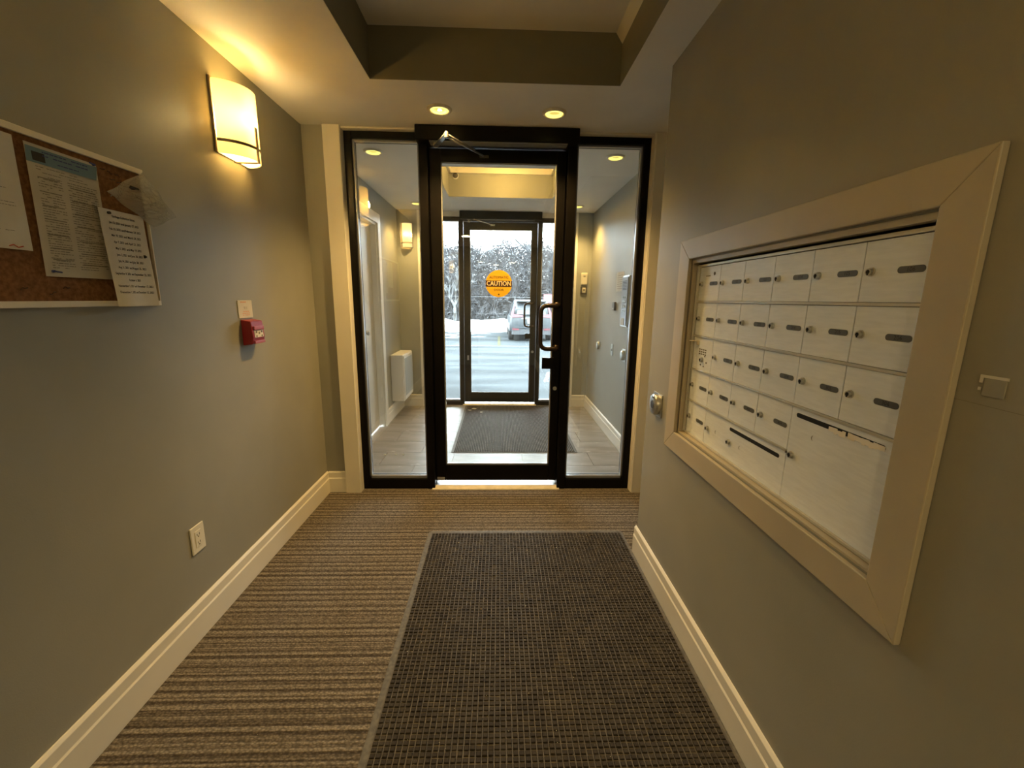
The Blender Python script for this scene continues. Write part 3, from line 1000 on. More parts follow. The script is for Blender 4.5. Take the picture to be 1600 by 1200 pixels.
def lock(par, y, z, r=.0085):
    g = G().cyl((y, z), 'x', r + .001, XP, XP - .003, 20).cyl((y, z), 'x', r * .82, XP - .003, XP - .009, 20)
    g.mi(1).cyl((y, z), 'x', r * .52, XP - .009, XP - .0096, 12).box(XP - .0094, XP - .009, y - .002, y + .002, z - .007, z)
    return part('lock', g, [M['steel'], M['black']], par)


def plate(par, y, z, num):
    g = G()
    hw_, hh = .029, .0068
    pts = []
    for s in (1, -1):
        for k in range(7):
            a = -PI / 2 + PI * k / 6
            pts.append((y + s * (hw_ - hh) + s * hh * math.cos(a), z + s * hh * math.sin(a)))
    g.prism(pts, 'x', XP - .0012, XP)
    # lettering faces the passage: reading direction is towards -y
    g.merge(text(num, .0125, lambda u, v: (XP - .0015, y - u, z + v)), 1)
    return part('number_tag', g, [M['tag'], M['ink']], par)


for r in range(5):
    z1, z0 = rows[r] - (.0045 if r else .0), rows[r + 1] + .0045
    if r == 4:
        z0 = rows[5]
    for c in range(6):
        y1, y0 = cols[c], cols[c + 1]
        if r == 3 and c >= 4:
            continue
        if r == 4 and c >= 1:
            continue
        d = mdoor(y0, y1, z0, z1)
        zc = (rows[r] + rows[r + 1]) / 2 + .002
        if r == 2 and c == 0:
            # carrier compartment: bent pull tab, printed plate and a centred lock
            part('pull_tab', G().box(XP - .022, XP, y1 - .03, y1 - .004, z1 - .017, z1 - .014).box(XP - .003, XP, y1 - .05, y1 - .028, z1 - .03, z1 - .012), M['brass'], d, .001)
            g = G()
            for q in range(3):
                for w_ in range(4):
                    g.box(XP - .0006, XP, y1 - .052 - w_ * .016, y1 - .063 - w_ * .016, z1 - .042 - q * .009, z1 - .047 - q * .009)
            part('printed_plate', g, M['greyprint'], d)
            lock(d, y1 - .083, z0 + .042, .010)
            g = G()
            for (dy, dz) in ((.105, .058), (.075, .022), (.1, .018), (.12, .035)):
                g.cyl((y1 - dy, z0 + dz), 'x', .003, XP, XP - .002, 8)
            part('screw', g, M['darksteel'], d)
            continue
        lock(d, y1 - .0235, zc)
        num = '%d0%d' % (r + 1, c + 1)
        plate(d, y1 - .114, zc, num)
        if r == 0 and c == 0:
            part('scuff_mark', G().box(XP - .0006, XP, y1 - .05, y1 - .085, zc + .028, zc + .031), M['greyprint'], d)
            part('scuff_mark', G().cyl((y1 - .115, zc + .036), 'x', .007, XP, XP - .0006, 6), M['greyprint'], d)


def slot(par, y0, y1, z):
    pts = []
    hh, c, hw_ = .006, (y0 + y1) / 2, (y1 - y0) / 2
    for s in (1, -1):
        for k in range(7):
            a = -PI / 2 + PI * k / 6
            pts.append((c + s * (hw_ - hh) + s * hh * math.cos(a), z + s * hh * math.sin(a)))
    return part('mail_slot', G().prism(pts, 'x', XP - .0006, XP + .001), M['black'], par)


def crescent(par, y, z, r=.007):
    pts = [(y + r * math.cos(a), z + r * math.sin(a)) for a in [PI * .2 + 1.6 * PI * 0 + k * PI * .6 / 8 - PI * .1 - PI * .0 for k in range(9)]]
    pts = [(y + r * math.sin(t_), z + r * math.cos(t_)) for t_ in [PI * .12 + k * PI * .76 / 8 for k in range(9)]]
    inn = [(y + (r * .55) * math.sin(t_) + .0012, z + (r * .9) * math.cos(t_)) for t_ in [PI * .12 + k * PI * .76 / 8 for k in range(9)]][::-1]
    return part('finger_notch', G().prism(pts + inn, 'x', XP - .0005, XP), M['tag'], par)


d = mdoor(cols[4], cols[1], rows[5], rows[4] - .0045)
slot(d, 1.125, 1.390, .960)
lock(d, 1.541, .915)
lock(d, 1.387, .913)
crescent(d, 1.478, .918)
crescent(d, 1.318, .915)
d = mdoor(cols[6], cols[4], rows[5], rows[3] - .0045)
slot(d, .812, 1.080, 1.096)
lock(d, 1.077, .983, .0095)
crescent(d, 1.010, 1.052)
part('screw', G().cyl((1.0985, .984), 'x', .0035, XP - .001, XP - .003, 10), M['darksteel'], mb)
# peeling tape along the big slot
random.seed(3)
g = G()
n = 16
for k in range(n):
    ya_ = .965 - k * (.965 - .812) / n
    yb_ = .965 - (k + 1) * (.965 - .812) / n
    zt = 1.0985 + random.uniform(-.001, .003)
    zb = 1.088 + random.uniform(-.003, .002)
    xo = XP - .0012 - (.006 * math.sin(k / 3.0) ** 2 if k < 6 else 0)
    g.add([(xo, ya_, zb), (xo, yb_ - .0002, zb), (xo, yb_ - .0002, zt), (xo, ya_, zt), (xo - .0006, ya_, zb), (xo - .0006, yb_, zb), (xo - .0006, yb_, zt), (xo - .0006, ya_, zt)],
          [(0, 1, 2, 3), (7, 6, 5, 4), (0, 4, 5, 1), (2, 6, 7, 3), (0, 3, 7, 4), (1, 5, 6, 2)])
M['tape'] = mat('white_tape', (.92, .88, .78), .6)
o = part('paper_strip', g, M['tape'], None, org=(XP, .89, 1.09))
tag(o, 'torn strip of white tape along the slot of the largest mailbox door', 'tape')

# round door-opener plate left of the mailboxes
def press_plate(nm, y, z, x, sgn, label, s=.056, r=.045, m1=None, m2=None):
    t = thing(nm, (x, y, z - s), label, 'push plate')
    part('square_plate', G().box(x - sgn * .0005, x + sgn * .005, y - s, y + s, z - s, z + s), m1 or M['steel'], t, .002)
    part('round_button', G().lathe((y, z), 'x', [(r, x + sgn * .005), (r, x + sgn * .020), (r * .93, x + sgn * .026), (r * .5, x + sgn * .028), (.001, x + sgn * .0285)], 30), m2 or M['steel'], t, 0, True)
    return t


t = press_plate('door_push_plate', 1.988, .897, XR, -1, 'round steel door-opener button beside the mailbox surround', .056, .050)
g = G().cyl((1.988, .897), 'x', .02, XR - .0278, XR - .0292, 16)
g.box(XR - .0278, XR - .0292, 1.975, 2.0, .93, .935)
part('wheelchair_emblem', g, M['darksteel'], t)

# broken corner of an old plate on the right wall
t = thing('wall_patch', (XR, .620, 1.24), 'small wall-coloured square plate with a chipped pale corner right of the mailboxes', 'wall plate')
part('painted_plate', G().box(XR - .0005, XR - .0025, .612, .643, 1.248, 1.276), M['paint'], t, .001)
part('pale_edge', G().box(XR - .0005, XR - .0018, .611, .650, 1.2765, 1.281).box(XR - .0005, XR - .0018, .645, .650, 1.268, 1.2765).box(XR - .0005, XR - .0018, .646, .650, 1.256, 1.261), M['paper'], t)
part('hairline_crack', G().add([(XR - .0004, .69, 1.2345), (XR - .0004, .55, 1.2305), (XR - .0004, .55, 1.2296), (XR - .0004, .69, 1.2338)], [(0, 1, 2, 3)]), M['greyprint'], t)

# ------------------------------------------------------------------ left wall: bulletin board and its papers
bb = thing('bulletin_board', (XL, 1.15, 1.350), 'cork bulletin board with a pale aluminium frame on the left wall', 'bulletin board')
BY0, BY1, BZ0, BZ1 = .70, 1.598, 1.352, 1.805
part('cork', G().box(XL + .0005, XL + .008, BY0 + .01, BY1 - .01, BZ0 + .01, BZ1 - .01), M['cork'], bb)
fw_ = .017
for (a, b, c, d) in ((BY0, BY1, BZ0, BZ0 + fw_), (BY0, BY1, BZ1 - fw_, BZ1), (BY0, BY0 + fw_ * .6, BZ0 + fw_, BZ1 - fw_), (BY1 - fw_ * .3, BY1, BZ0 + fw_, BZ1 - fw_)):
    part('frame_bar', G().box(XL + .0005, XL + .015, a, b, c, d), M['trim'], bb, .0015)
# marker scribbles on the cork
g = G()
random.seed(5)
for (ya_, zz, n_) in ((1.44, 1.765, 3), (1.47, 1.745, 4), (1.22, 1.39, 1), (1.26, 1.405, 1), (1.15, 1.40, 1)):
    for q in range(n_):
        p = [(XL + .0085, ya_ + q * .025 + u * .006, zz + random.uniform(-.004, .004) - .002 * q) for u in range(4)]
        g.tube(p, .0016, 4)
part('scribbles', g, M['brown_txt'], bb)['kind'] = 'stuff'


def sheet(name, y0, y1, z0, z1, x, m, label, skew=0.0, curl=None, cat='paper'):
    """a thin sheet with its own thickness; curl(u, v) gives extra distance from the wall"""
    nu, nv = 12, 16
    g = G()
    vs = []
    for side in (0, 1):
        for j in range(nv + 1):
            for i in range(nu + 1):
                u, v = i / nu, j / nv
                yy = y0 + (y1 - y0) * u + skew * v
                zz = z0 + (z1 - z0) * v
                xx = x + (curl(u, v) if curl else .0012 * math.sin(3 * u + 2 * v)) + side * .0003
                vs.append((xx, yy, zz))
    k = (nu + 1) * (nv + 1)
    fs = []
    for j in range(nv):
        for i in range(nu):
            a = j * (nu + 1) + i
            fs.append((a, a + nu + 1, a + nu + 2, a + 1))
            fs.append((k + a, k + a + 1, k + a + nu + 2, k + a + nu + 1))
    g.add(vs, fs)
    o = part(name, g, m, None, 0, True, org=(x, (y0 + y1) / 2, z0))
    return tag(o, label, cat)


XS = XL + .0105
s1_ = sheet('notice_sheet', 1.215, 1.418, 1.435, 1.772, XS + .003, M['paper2'], 'two-column printed poster with a blue header on the bulletin board', skew=.006, cat='poster')


def on(o, x, T):
    """map (u 0..1 from left, v 0..1 from bottom) of a sheet to world"""
    return T


def strips(y0, y1, z0, z1, rows_, x, skew=0.0, seed=1, dens=.8, th=.0016, z00=None, zH=None):
    random.seed(seed)
    g = G()
    for r in range(rows_):
        zz = z1 - (z1 - z0) * (r + .5) / rows_
        a = y0
        end = y1 - (random.random() < .25) * (y1 - y0) * random.uniform(.1, .5)
        while a < end:
            wl = random.uniform(.004, .014)
            if random.random() < dens:
                b = min(a + wl, end)
                sk = skew * (zz - 1.435) / .337
                g.add([(x, a + sk, zz), (x, b + sk, zz), (x, b + sk, zz + th), (x, a + sk, zz + th)], [(0, 1, 2, 3)])
            a += wl + .0018
    return g


XT = XS + .0051
g = G().add([(XT, 1.219, 1.725), (XT, 1.414, 1.725), (XT, 1.422, 1.764), (XT, 1.223, 1.764)], [(0, 1, 2, 3)])
part('blue_header', g, M['bluehdr'], s1_)
part('emblem', G().box(XT, XT + .0004, 1.236, 1.268, 1.731, 1.753), M['ink'], s1_)
g = strips(1.262, 1.39, 1.742, 1.760, 2, XT + .0006, seed=2, dens=.95, th=.0028)
g.merge(strips(1.30, 1.37, 1.730, 1.738, 1, XT + .0006, seed=4, dens=.95, th=.0025))
part('header_print', g, M['inkb'], s1_)
g = strips(1.235, 1.402, 1.700, 1.720, 3, XT, .006, 3)
g.merge(strips(1.235, 1.300, 1.455, 1.697, 38, XT, .006, 5, .82, .0019))
g.merge(strips(1.315, 1.405, 1.455, 1.697, 38, XT, .006, 6, .82, .0019))
part('small_print', g, M['greyprint'], s1_)
g = G()
for z in (1.69, 1.655, 1.62, 1.585, 1.545, 1.51, 1.48):
    g.box(XT, XT + .0003, 1.24, 1.298, z, z + .0022)
    g.box(XT, XT + .0003, 1.325, 1.402, z - .008, z - .006)
part('heading_rule', g, M['greyprint'], s1_)
g = G().cyl((1.232, 1.449), 'x', .0035, XT, XT + .006, 10).tube([(XT + .004, 1.232, 1.449), (XT + .005, 1.252, 1.447)], .0022, 6).cyl((1.410, 1.768), 'x', .0035, XT, XT + .006, 10).tube([(XT + .004, 1.41, 1.768), (XT + .005, 1.395, 1.770)], .0022, 6)
o = part('push_pins', g, M['inkb'], s1_)
o['kind'] = 'stuff'

s2_ = sheet('notice_sheet', .98, 1.196, 1.498, 1.778, XS + .001, M['paper'], 'plain white letter sheet left of the two-column poster', skew=.004, cat='paper')
x2 = XS + .0028
g = text('AD', .034, lambda u, v: (x2, 1.087 + u, 1.744 + v), squeeze=.9)
g.merge(strips(1.09, 1.112, 1.723, 1.728, 1, x2, seed=9, th=.0014))
g.merge(strips(1.0, 1.155, 1.672, 1.680, 2, x2, seed=10, th=.0010))
g.merge(strips(1.0, 1.16, 1.64, 1.648, 1, x2, seed=11, th=.0010))
g.merge(strips(1.0, 1.175, 1.60, 1.615, 2, x2, seed=12, th=.0010))
g.merge(strips(1.0, 1.16, 1.54, 1.545, 1, x2, seed=13, th=.0010))
part('letter_print', g, M['ink'], s2_)['kind'] = 'stuff'
g = strips(1.10, 1.19, 1.765, 1.772, 1, x2 + .0004, seed=14, dens=.95, th=.006)
part('blue_pen_note', g, M['inkb'], s2_)
g = G().tube([(x2 + .001, 1.140, 1.505), (x2 + .001, 1.150, 1.509), (x2 + .001, 1.160, 1.503), (x2 + .001, 1.172, 1.507)], .0013, 5)
part('red_mark', g, M['red_ink'], s2_)


def curl3(u, v):
    return .006 + .012 * (1 - v) ** 2 * (1 + .6 * math.sin(5 * u)) + .004 * math.sin(7 * u + 3 * v) * (1 - v) + .010 * max(0, u - .7) * (1 - v)


s3_ = sheet('notice_sheet', 1.395, 1.560, 1.352, 1.647, XL + .018, M['paper'], 'curling sheet of printed dates pinned over the corner of the board', skew=-.002, curl=curl3)
DATES = ['Garbage Collection Dates', 'Jan 13, 2021 and January 27, 2021', 'Feb 10, 2021 and February 24, 2021', 'Mar 10, 2021 and March 24, 2021', 'Apr 7, 2021 and April 21, 2021',
         'May 5, 2021 and May 19, 2021', 'June 2, 2021 and June 30, 2021', 'July 14, 2021 and July 28, 2021', 'Aug 11, 2021 and August 25, 2021', 'September 8, 2021 and September 22, 2021',
         'October 6, 2021', 'November 3, 2021 and November 17, 2021', 'December 1, 2021 and December 15, 2021']
g = G()
for k, s in enumerate(DATES):
    zc = 1.628 - k * .0193
    g.merge(text(s, .0098, lambda u, v: (XL + .018 + curl3(min(1, max(0, (1.478 + u - 1.395) / .165)), (zc + v - 1.352) / .295) + .0009, 1.478 + u, zc + v), squeeze=.82, bold=.0002))
part('printed_dates', g, M['ink'], s3_)
g = G().cyl((1.425, 1.636), 'x', .0042, XL + .024, XL + .031, 10).cyl((1.535, 1.515), 'x', .0055, XL + .026, XL + .034, 3).cyl((1.408, 1.455), 'x', .003, XL + .026, XL + .032, 8)
o = part('push_pins', g, M['ink'], s3_)
o['kind'] = 'stuff'

# crumpled zip bag pinned to the corner
random.seed(11)
g = G()
TL, TR, BR, BL = Vector((XL + .022, 1.435, 1.700)), Vector((XL + .022, 1.585, 1.795)), Vector((XL + .045, 1.680, 1.668)), Vector((XL + .038, 1.585, 1.618))
nu, nv = 18, 18
vs = []
for side in (0, 1):
    random.seed(11 + side)
    for j in range(nv + 1):
        for i in range(nu + 1):
            u, v = i / nu, j / nv
            p = TL * (1 - u) * (1 - v) + TR * u * (1 - v) + BR * u * v + BL * (1 - u) * v
            bul = math.sin(PI * u) * math.sin(PI * v)
            p = p + Vector((side * (.002 + .022 * bul) + .006 * math.sin(9 * u + 5 * v) * math.sin(7 * v + 2) + random.uniform(-.004, .004) * bul * 2, random.uniform(-.003, .003) * bul, random.uniform(-.003, .003) * bul))
            vs.append(p)
k = (nu + 1) * (nv + 1)
fs = []
for j in range(nv):
    for i in range(nu):
        a = j * (nu + 1) + i
        fs.append((a, a + 1, a + nu + 2, a + nu + 1))
        fs.append((k + a, k + a + nu + 1, k + a + nu + 2, k + a + 1))
g.add(vs, fs)
bagt = thing('plastic_bag', (XL + .02, 1.56, 1.62), 'crumpled clear zip bag pinned at the corner of the bulletin board', 'bag')
part('film', g, M['bag'], bagt)
g = G().tube([TL + Vector((.003, .004, -.004)), (TL + TR) / 2 + Vector((.006, .004, -.006)), TR + Vector((.003, .002, -.004))], .0018, 6)
g.tube([TL + Vector((.003, .008, -.012)), (TL + TR) / 2 + Vector((.006, .008, -.014)), TR + Vector((.003, .004, -.012))], .0018, 6)
part('zip_strip', g, M['bag'], bagt)
part('push_pin', G().cyl((1.515, 1.728), 'x', .005, XL + .03, XL + .045, 10).tube([(XL + .045, 1.50, 1.73), (XL + .045, 1.53, 1.728)], .003, 6), M['ink'], bagt)

# fire pull station and its notice
t = thing('fire_pull_station', (XL, 2.135, 1.155), 'red fire alarm pull station below a small white notice', 'fire alarm')
part('housing', G().prism([(XL + .0005, 1.155), (XL + .045, 1.160), (XL + .052, 1.195), (XL + .045, 1.270), (XL + .0005, 1.278)], 'y', 2.083, 2.187), M['red'], t, .003)
part('pull_bar', G().box(XL + .045, XL + .056, 2.095, 2.178, 1.228, 1.246), M['redl'], t, .002)
g = G().prism([(XL + .052, 1.192), (XL + .054, 1.192), (XL + .0505, 1.226), (XL + .0485, 1.226)], 'y', 2.098, 2.172)
lb = part('white_label', g, M['paper'], t)
g = G()
for (dy, dz) in ((2.112, 1.198), (2.135, 1.212), (2.158, 1.198), (2.112, 1.218), (2.158, 1.218)):
    g.cyl((dy, dz), 'x', .005, XL + .0535, XL + .055, 8)
part('label_print', g, M['greyprint'], lb)
part('lower_lip', G().box(XL + .046, XL + .056, 2.092, 2.180, 1.162, 1.176), M['redl'], t, .002)
t = thing('wall_notice', (XL, 2.125, 1.285), 'small square white fire notice above the red pull station', 'notice')
part('card', G().box(XL + .0005, XL + .004, 2.070, 2.185, 1.284, 1.368), M['paper'], t, .001)
g = strips(2.09, 2.165, 1.352, 1.362, 1, XL + .0044, seed=21, dens=.95, th=.006)
g.merge(strips(2.10, 2.160, 1.292, 1.318, 3, XL + .0044, seed=22, dens=.9, th=.004))
part('faded_print', g, M['orange_ink'], t)
part('bold_figures', text('911', .020, lambda u, v: (XL + .0046, 2.128 + u, 1.331 + v)), M['greyprint'], t)

# duplex outlet
oy, oz = 1.622, .4135
t = thing('wall_outlet', (XL, oy, oz - .057), 'ivory duplex power outlet low on the left wall', 'outlet')
part('cover_plate', G().box(XL + .0005, XL + .006, oy - .038, oy + .038, oz - .058, oz + .058), M['plastic'], t, .0025)
rc = part('receptacle', G().box(XL + .006, XL + .0075, oy - .017, oy + .017, oz - .035, oz + .035), M['plastic'], t, .001)
g = G()
for s in (.017, -.017):
    g.box(XL + .0074, XL + .0079, oy - .0075, oy - .0055, oz + s - .003, oz + s + .006)
    g.box(XL + .0074, XL + .0079, oy + .0055, oy + .0075, oz + s - .003, oz + s + .006)
    g.cyl((oy, oz + s - .008), 'x', .0028, XL + .0074, XL + .0079, 10)
part('socket_slots', g, M['ink'], rc)

# ------------------------------------------------------------------ things on the vestibule walls
t = thing('wall_heater', (VL, 5.13, .20), 'white box wall heater with a pale grille on the left vestibule wall', 'heater')
hx = VL + .145
part('cabinet', G().box(VL + .0005, hx, 4.875, 5.375, .200, .745), M['heat'], t, .008)
fc = part('front_panel', G().box(hx - .002, hx + .008, 4.895, 5.355, .215, .730), M['heat'], t, .003)
g = G()
for k in range(15):
    y = 4.925 + k * .0285
    g.box(hx + .008, hx + .013, y, y + .012, .26, .70)
part('grille', g, M['grille'], fc)

t = thing('wifi_sensor', (1.075, VF, 1.57), 'tan plastic sensor with a fan symbol on the far right wall strip', 'sensor')
part('case', G().box(1.020, 1.100, VF - .022, VF - .0005, 1.575, 1.722), M['plastic'], t, .010)
g = G()
for r in (.008, .015, .022):
    g.tube([(1.06 + r * math.cos(a), VF - .023, 1.665 + r * math.sin(a)) for a in [PI * .25 + PI * .5 * k / 6 for k in range(7)]], .002, 5)
part('symbol', g, M['ink'], t)
t = thing('thermostat', (1.07, VF, 1.455), 'square dark-framed thermostat below the tan sensor', 'thermostat')
part('frame', G().box(1.018, 1.098, VF - .014, VF - .0005, 1.46, 1.555), M['darksteel'], t, .004)
part('dial', G().box(1.038, 1.080, VF - .026, VF - .014, 1.478, 1.540), M['plastic'], t, .004)
part('display', G().box(1.048, 1.070, VF - .0275, VF - .026, 1.50, 1.525), M['greyprint'], t)

t = thing('intercom_panel', (VR, 3.74, 1.16), 'tall steel intercom box on the right vestibule wall', 'intercom')
part('box', G().box(VR - .0005, VR - .055, 3.645, 3.835, 1.165, 1.600), M['steel'], t, .003)
part('face', G().box(VR - .055, VR - .062, 3.655, 3.825, 1.175, 1.590), M['bead'], t, .002)
part('label_card', G().box(VR - .062, VR - .064, 3.70, 3.80, 1.178, 1.240), M['paper'], t)
g = G()
for r in range(4):
    for c in range(3):
        g.cyl((3.70 + c * .035, 1.30 + r * .04), 'x', .012, VR - .062, VR - .067, 12)
part('keypad', g, M['steel'], t)
g = G()
for r in range(7):
    g.box(VR - .062, VR - .063, 3.68, 3.80, 1.48 + r * .012, 1.485 + r * .012)
part('speaker_slots', g, M['black'], t)
t = thing('wall_notice', (VR, 4.12, 1.475), 'white paper notice beside the steel intercom', 'notice')
part('sheet', G().box(VR - .0005, VR - .0025, 3.99, 4.235, 1.475, 1.655), M['paper'], t)
g = G()
random.seed(4)
for r in range(7):
    a = 4.02
    while a < 4.20:
        wl = random.uniform(.01, .03)
        g.box(VR - .0025, VR - .003, a, min(a + wl, 4.21), 1.50 + r * .02, 1.505 + r * .02)
        a += wl + .006
part('print', g, M['greyprint'], t)
t = thing('card_reader', (VR, 4.24, 1.29), 'small brown card reader left of the intercom', 'card reader')
part('case', G().box(VR - .0005, VR - .022, 4.205, 4.275, 1.292, 1.375), M['darksteel'], t, .003)
part('badge', G().box(VR - .022, VR - .023, 4.225, 4.255, 1.302, 1.318), M['paper'], t)
press_plate('door_push_plate', 3.84, .897, VR, -1, 'square steel push plate below the intercom', .056, .046)
press_plate('door_push_plate', 4.83, .882, VR, -1, 'round steel push plate farthest along the vestibule wall', .050, .044)
t = thing('key_switch', (VR, 4.255, .84), 'narrow steel key switch between the two push plates', 'switch')
part('plate', G().box(VR - .0005, VR - .006, 4.225, 4.285, .842, .957), M['steel'], t, .002)
part('key_barrel', G().cyl((4.255, .90), 'x', .013, VR - .006, VR - .016, 16), M['steel'], t)

# ------------------------------------------------------------------ mats
mx0, mx1, my0, my1 = -.418, .757, .15, 2.368
t = thing('floor_mat', ((mx0 + mx1) / 2, (my0 + my1) / 2, 0), 'dark brown waffle entrance mat on the striped carpet', 'mat')


def rounded(x0, x1, y0, y1, r, n=5):
    p = []
    for cx_, cy_, a0 in ((x1 - r, y1 - r, 0), (x0 + r, y1 - r, PI / 2), (x0 + r, y0 + r, PI), (x1 - r, y0 + r, 3 * PI / 2)):
        p += [(cx_ + r * math.cos(a0 + PI / 2 * k / n), cy_ + r * math.sin(a0 + PI / 2 * k / n)) for k in range(n + 1)]
    return p


part('rubber_edge', G().prism(rounded(mx0, mx1, my0, my1, .025), 'z', .0005, .004), M['rubber'], t, .001)
part('backing', G().box(mx0 + .024, mx1 - .010, my0 + .02, my1 - .018, .004, .0065), M['matbase'], t)
g = G()
random.seed(2)
px, py = .0192, .0185
nx, ny = int((mx1 - mx0 - .037) / px), int((my1 - my0 - .042) / py)
for j in range(ny):
    for i in range(nx):
        x = mx0 + .026 + i * px
        y = my0 + .021 + j * py
        a, b = random.uniform(.0012, .0030), random.uniform(.0016, .0028)
        h = .0105 + random.uniform(-.0012, .0012)
        if random.random() < .02:
            h = .008
        x0_, x1_, y0_, y1_ = x + a, x + px - .0009, y + b, y + py - .0012
        q = .0018
        g.add([(x0_, y0_, .0065), (x1_, y0_, .0065), (x1_, y1_, .0065), (x0_, y1_, .0065), (x0_ + q, y0_ + q, h), (x1_ - q, y0_ + q, h), (x1_ - q, y1_ - q, h), (x0_ + q, y1_ - q, h)],
              [(4, 5, 6, 7), (0, 1, 5, 4), (1, 2, 6, 5), (2, 3, 7, 6), (3, 0, 4, 7)])
o = part('waffle_pile', g, M['matnub'], t)
o['kind'] = 'stuff'

vx0, vx1, vy0, vy1 = -.435, .735, 3.715, 5.49
t = thing('floor_mat', ((vx0 + vx1) / 2, (vy0 + vy1) / 2, 0), 'grey ribbed entrance mat on the vestibule tiles', 'mat')
part('rubber_edge', G().prism(rounded(vx0, vx1, vy0, vy1, .02), 'z', .0005, .004), M['rubber'], t, .001)
part('backing', G().box(vx0 + .022, vx1 - .022, vy0 + .02, vy1 - .02, .004, .006), M['vmatbase'], t)
g = G()
k = 0
x = vx0 + .028
while x < vx1 - .03:
    nseg = 12
    for s in range(nseg):
        ya_, yb_ = vy0 + .024 + s * (vy1 - vy0 - .048) / nseg, vy0 + .024 + (s + 1) * (vy1 - vy0 - .048) / nseg
        g.prism([(x, .006), (x + .0095, .006), (x + .0075, .011), (x + .002, .011)], 'y', ya_, yb_)
    x += .0158
o = part('ribbed_pile', g, M['vmat'], t)
o['kind'] = 'stuff'

# salt grains tracked over the mat and carpet
random.seed(21)
g = G()
for k in range(230):
    x, y = random.uniform(-.36, .72), random.uniform(.95, 2.33)
    z = .0108
    if k % 5 == 0:
        x, y, z = random.uniform(-.85, -.43), random.uniform(1.0, 2.8), .0015
    r = random.choice([.0008, .0010, .0013, .0018]) if k > 16 else .0026
    g.add([(x - r, y, z), (x, y - r, z), (x + r, y, z), (x, y + r, z), (x, y, z + r * 1.2), (x, y, z - r * .5)], [(0, 1, 4), (1, 2, 4), (2, 3, 4), (3, 0, 4), (1, 0, 5), (2, 1, 5), (3, 2, 5), (0, 3, 5)])
o = part('salt_grains', g, M['salt'], None)
tag(o, 'white road-salt grains scattered over the lobby mat and carpet', 'salt grains', None, 'stuff')


def scrap(x, y, z, s, seed, label, group=None):
    random.seed(seed)
    n_ = 9
    pts = [(x + s * random.uniform(.45, 1) * math.cos(2 * PI * k / n_) * 1.4, y + s * random.uniform(.45, 1) * math.sin(2 * PI * k / n_)) for k in range(n_)]
    vs = [(a, b, z + .001) for a, b in pts] + [(a * .92 + x * .08, b * .92 + y * .08, z + random.uniform(.003, .009)) for a, b in pts]
    g = G().add(vs, [tuple(range(n_))[::-1], tuple(range(n_, 2 * n_))] + [(i, (i + 1) % n_, n_ + (i + 1) % n_, n_ + i) for i in range(n_)])
    o = part('leaf_scrap', g, M['lint'], None, org=(x, y, z))
    return tag(o, label, 'leaf scrap', group)


scrap(-.308, 5.272, .011, .030, 1, 'largest pale leaf scrap near the far left of the ribbed mat', 'leaf scraps on the vestibule floor')
scrap(-.365, 5.20, .011, .020, 2, 'pale leaf scrap just left of the largest one on the ribbed mat', 'leaf scraps on the vestibule floor')
scrap(-.211, 5.102, .011, .014, 3, 'small pale scrap to the right of the largest on the ribbed mat', 'leaf scraps on the vestibule floor')
scrap(-1.017, 3.659, .0005, .014, 4, 'pale scrap on the tiles behind the left sidelight, leftmost of three', 'leaf scraps on the vestibule floor')
scrap(-.921, 3.66, .0005, .008, 5, 'tiny scrap on the tiles behind the left sidelight, middle of three', 'leaf scraps on the vestibule floor')
scrap(-.856, 3.66, .0005, .009, 6, 'small scrap on the tiles behind the left sidelight, rightmost of three', 'leaf scraps on the vestibule floor')

# ------------------------------------------------------------------ outside
def gz(y):
    return -.06 if y < 7 else (-.06 - .24 * min(1, (y - 7) / 9))


g = G()
ysx = [5.66, 7.0, 7.02, 9.9, 10.0, 13, 16, 20, 24, 40]
zsx = [-.02, -.04, -.08, -.13, -.16, -.22, -.30, -.30, -.30, -.30]
vs = []
for y, z in zip(ysx, zsx):
    vs += [(-40, y, z), (40, y, z)]
g.add(vs, [(2 * i, 2 * i + 1, 2 * i + 3, 2 * i + 2) for i in range(len(ysx) - 1)])
tag(part('ground', g, M['road'], None), 'slush-covered asphalt parking lot outside the entrance', 'ground', None, 'structure')
tag(part('facade', G().box(-6, VL - .1, 5.45, 5.66, -.1, 3.2).box(VR + .1, 6, 5.45, 5.66, -.1, 3.2).box(VL - .1, VR + .1, 5.62, 5.66, CEIL, 3.2), M['brick'], None), 'outer wall around the entrance', 'wall', None, 'structure').name = 'wall_outside'

# snowbank at the back of the lot
random.seed(8)
g = G()
nx_, nyy = 160, 10
vs = []
for j in range(nyy + 1):
    for i in range(nx_ + 1):
        x = -22 + 44 * i / nx_
        v = j / nyy
        y = 22.4 + 4.2 * v + .35 * math.sin(x * .9) * (1 - v)
        z = -.30 + .42 * math.sin(min(1, v * 1.6) * PI / 2) + (.06 * math.sin(x * 1.7 + 2 * v) + .05 * math.sin(x * 3.3 + 1) + random.uniform(-.025, .025)) * (1 if 0 < j else 0)
        vs.append((x, y, z))
fs = [(j * (nx_ + 1) + i, j * (nx_ + 1) + i + 1, (j + 1) * (nx_ + 1) + i + 1, (j + 1) * (nx_ + 1) + i) for j in range(nyy) for i in range(nx_)]
g.add(vs, fs)
M['snowbank'] = noisy(mat('bright_snow', (.6, .62, .65), .8, spec=.2), (.50, .52, .55), (.70, .72, .75), 3, 6, bump=.4, bscale=5, bdist=.05)
tag(part('snowbank', g, M['snowbank'], None, 0, True), 'long white snowbank along the back of the parking lot', 'snow', None, 'stuff')
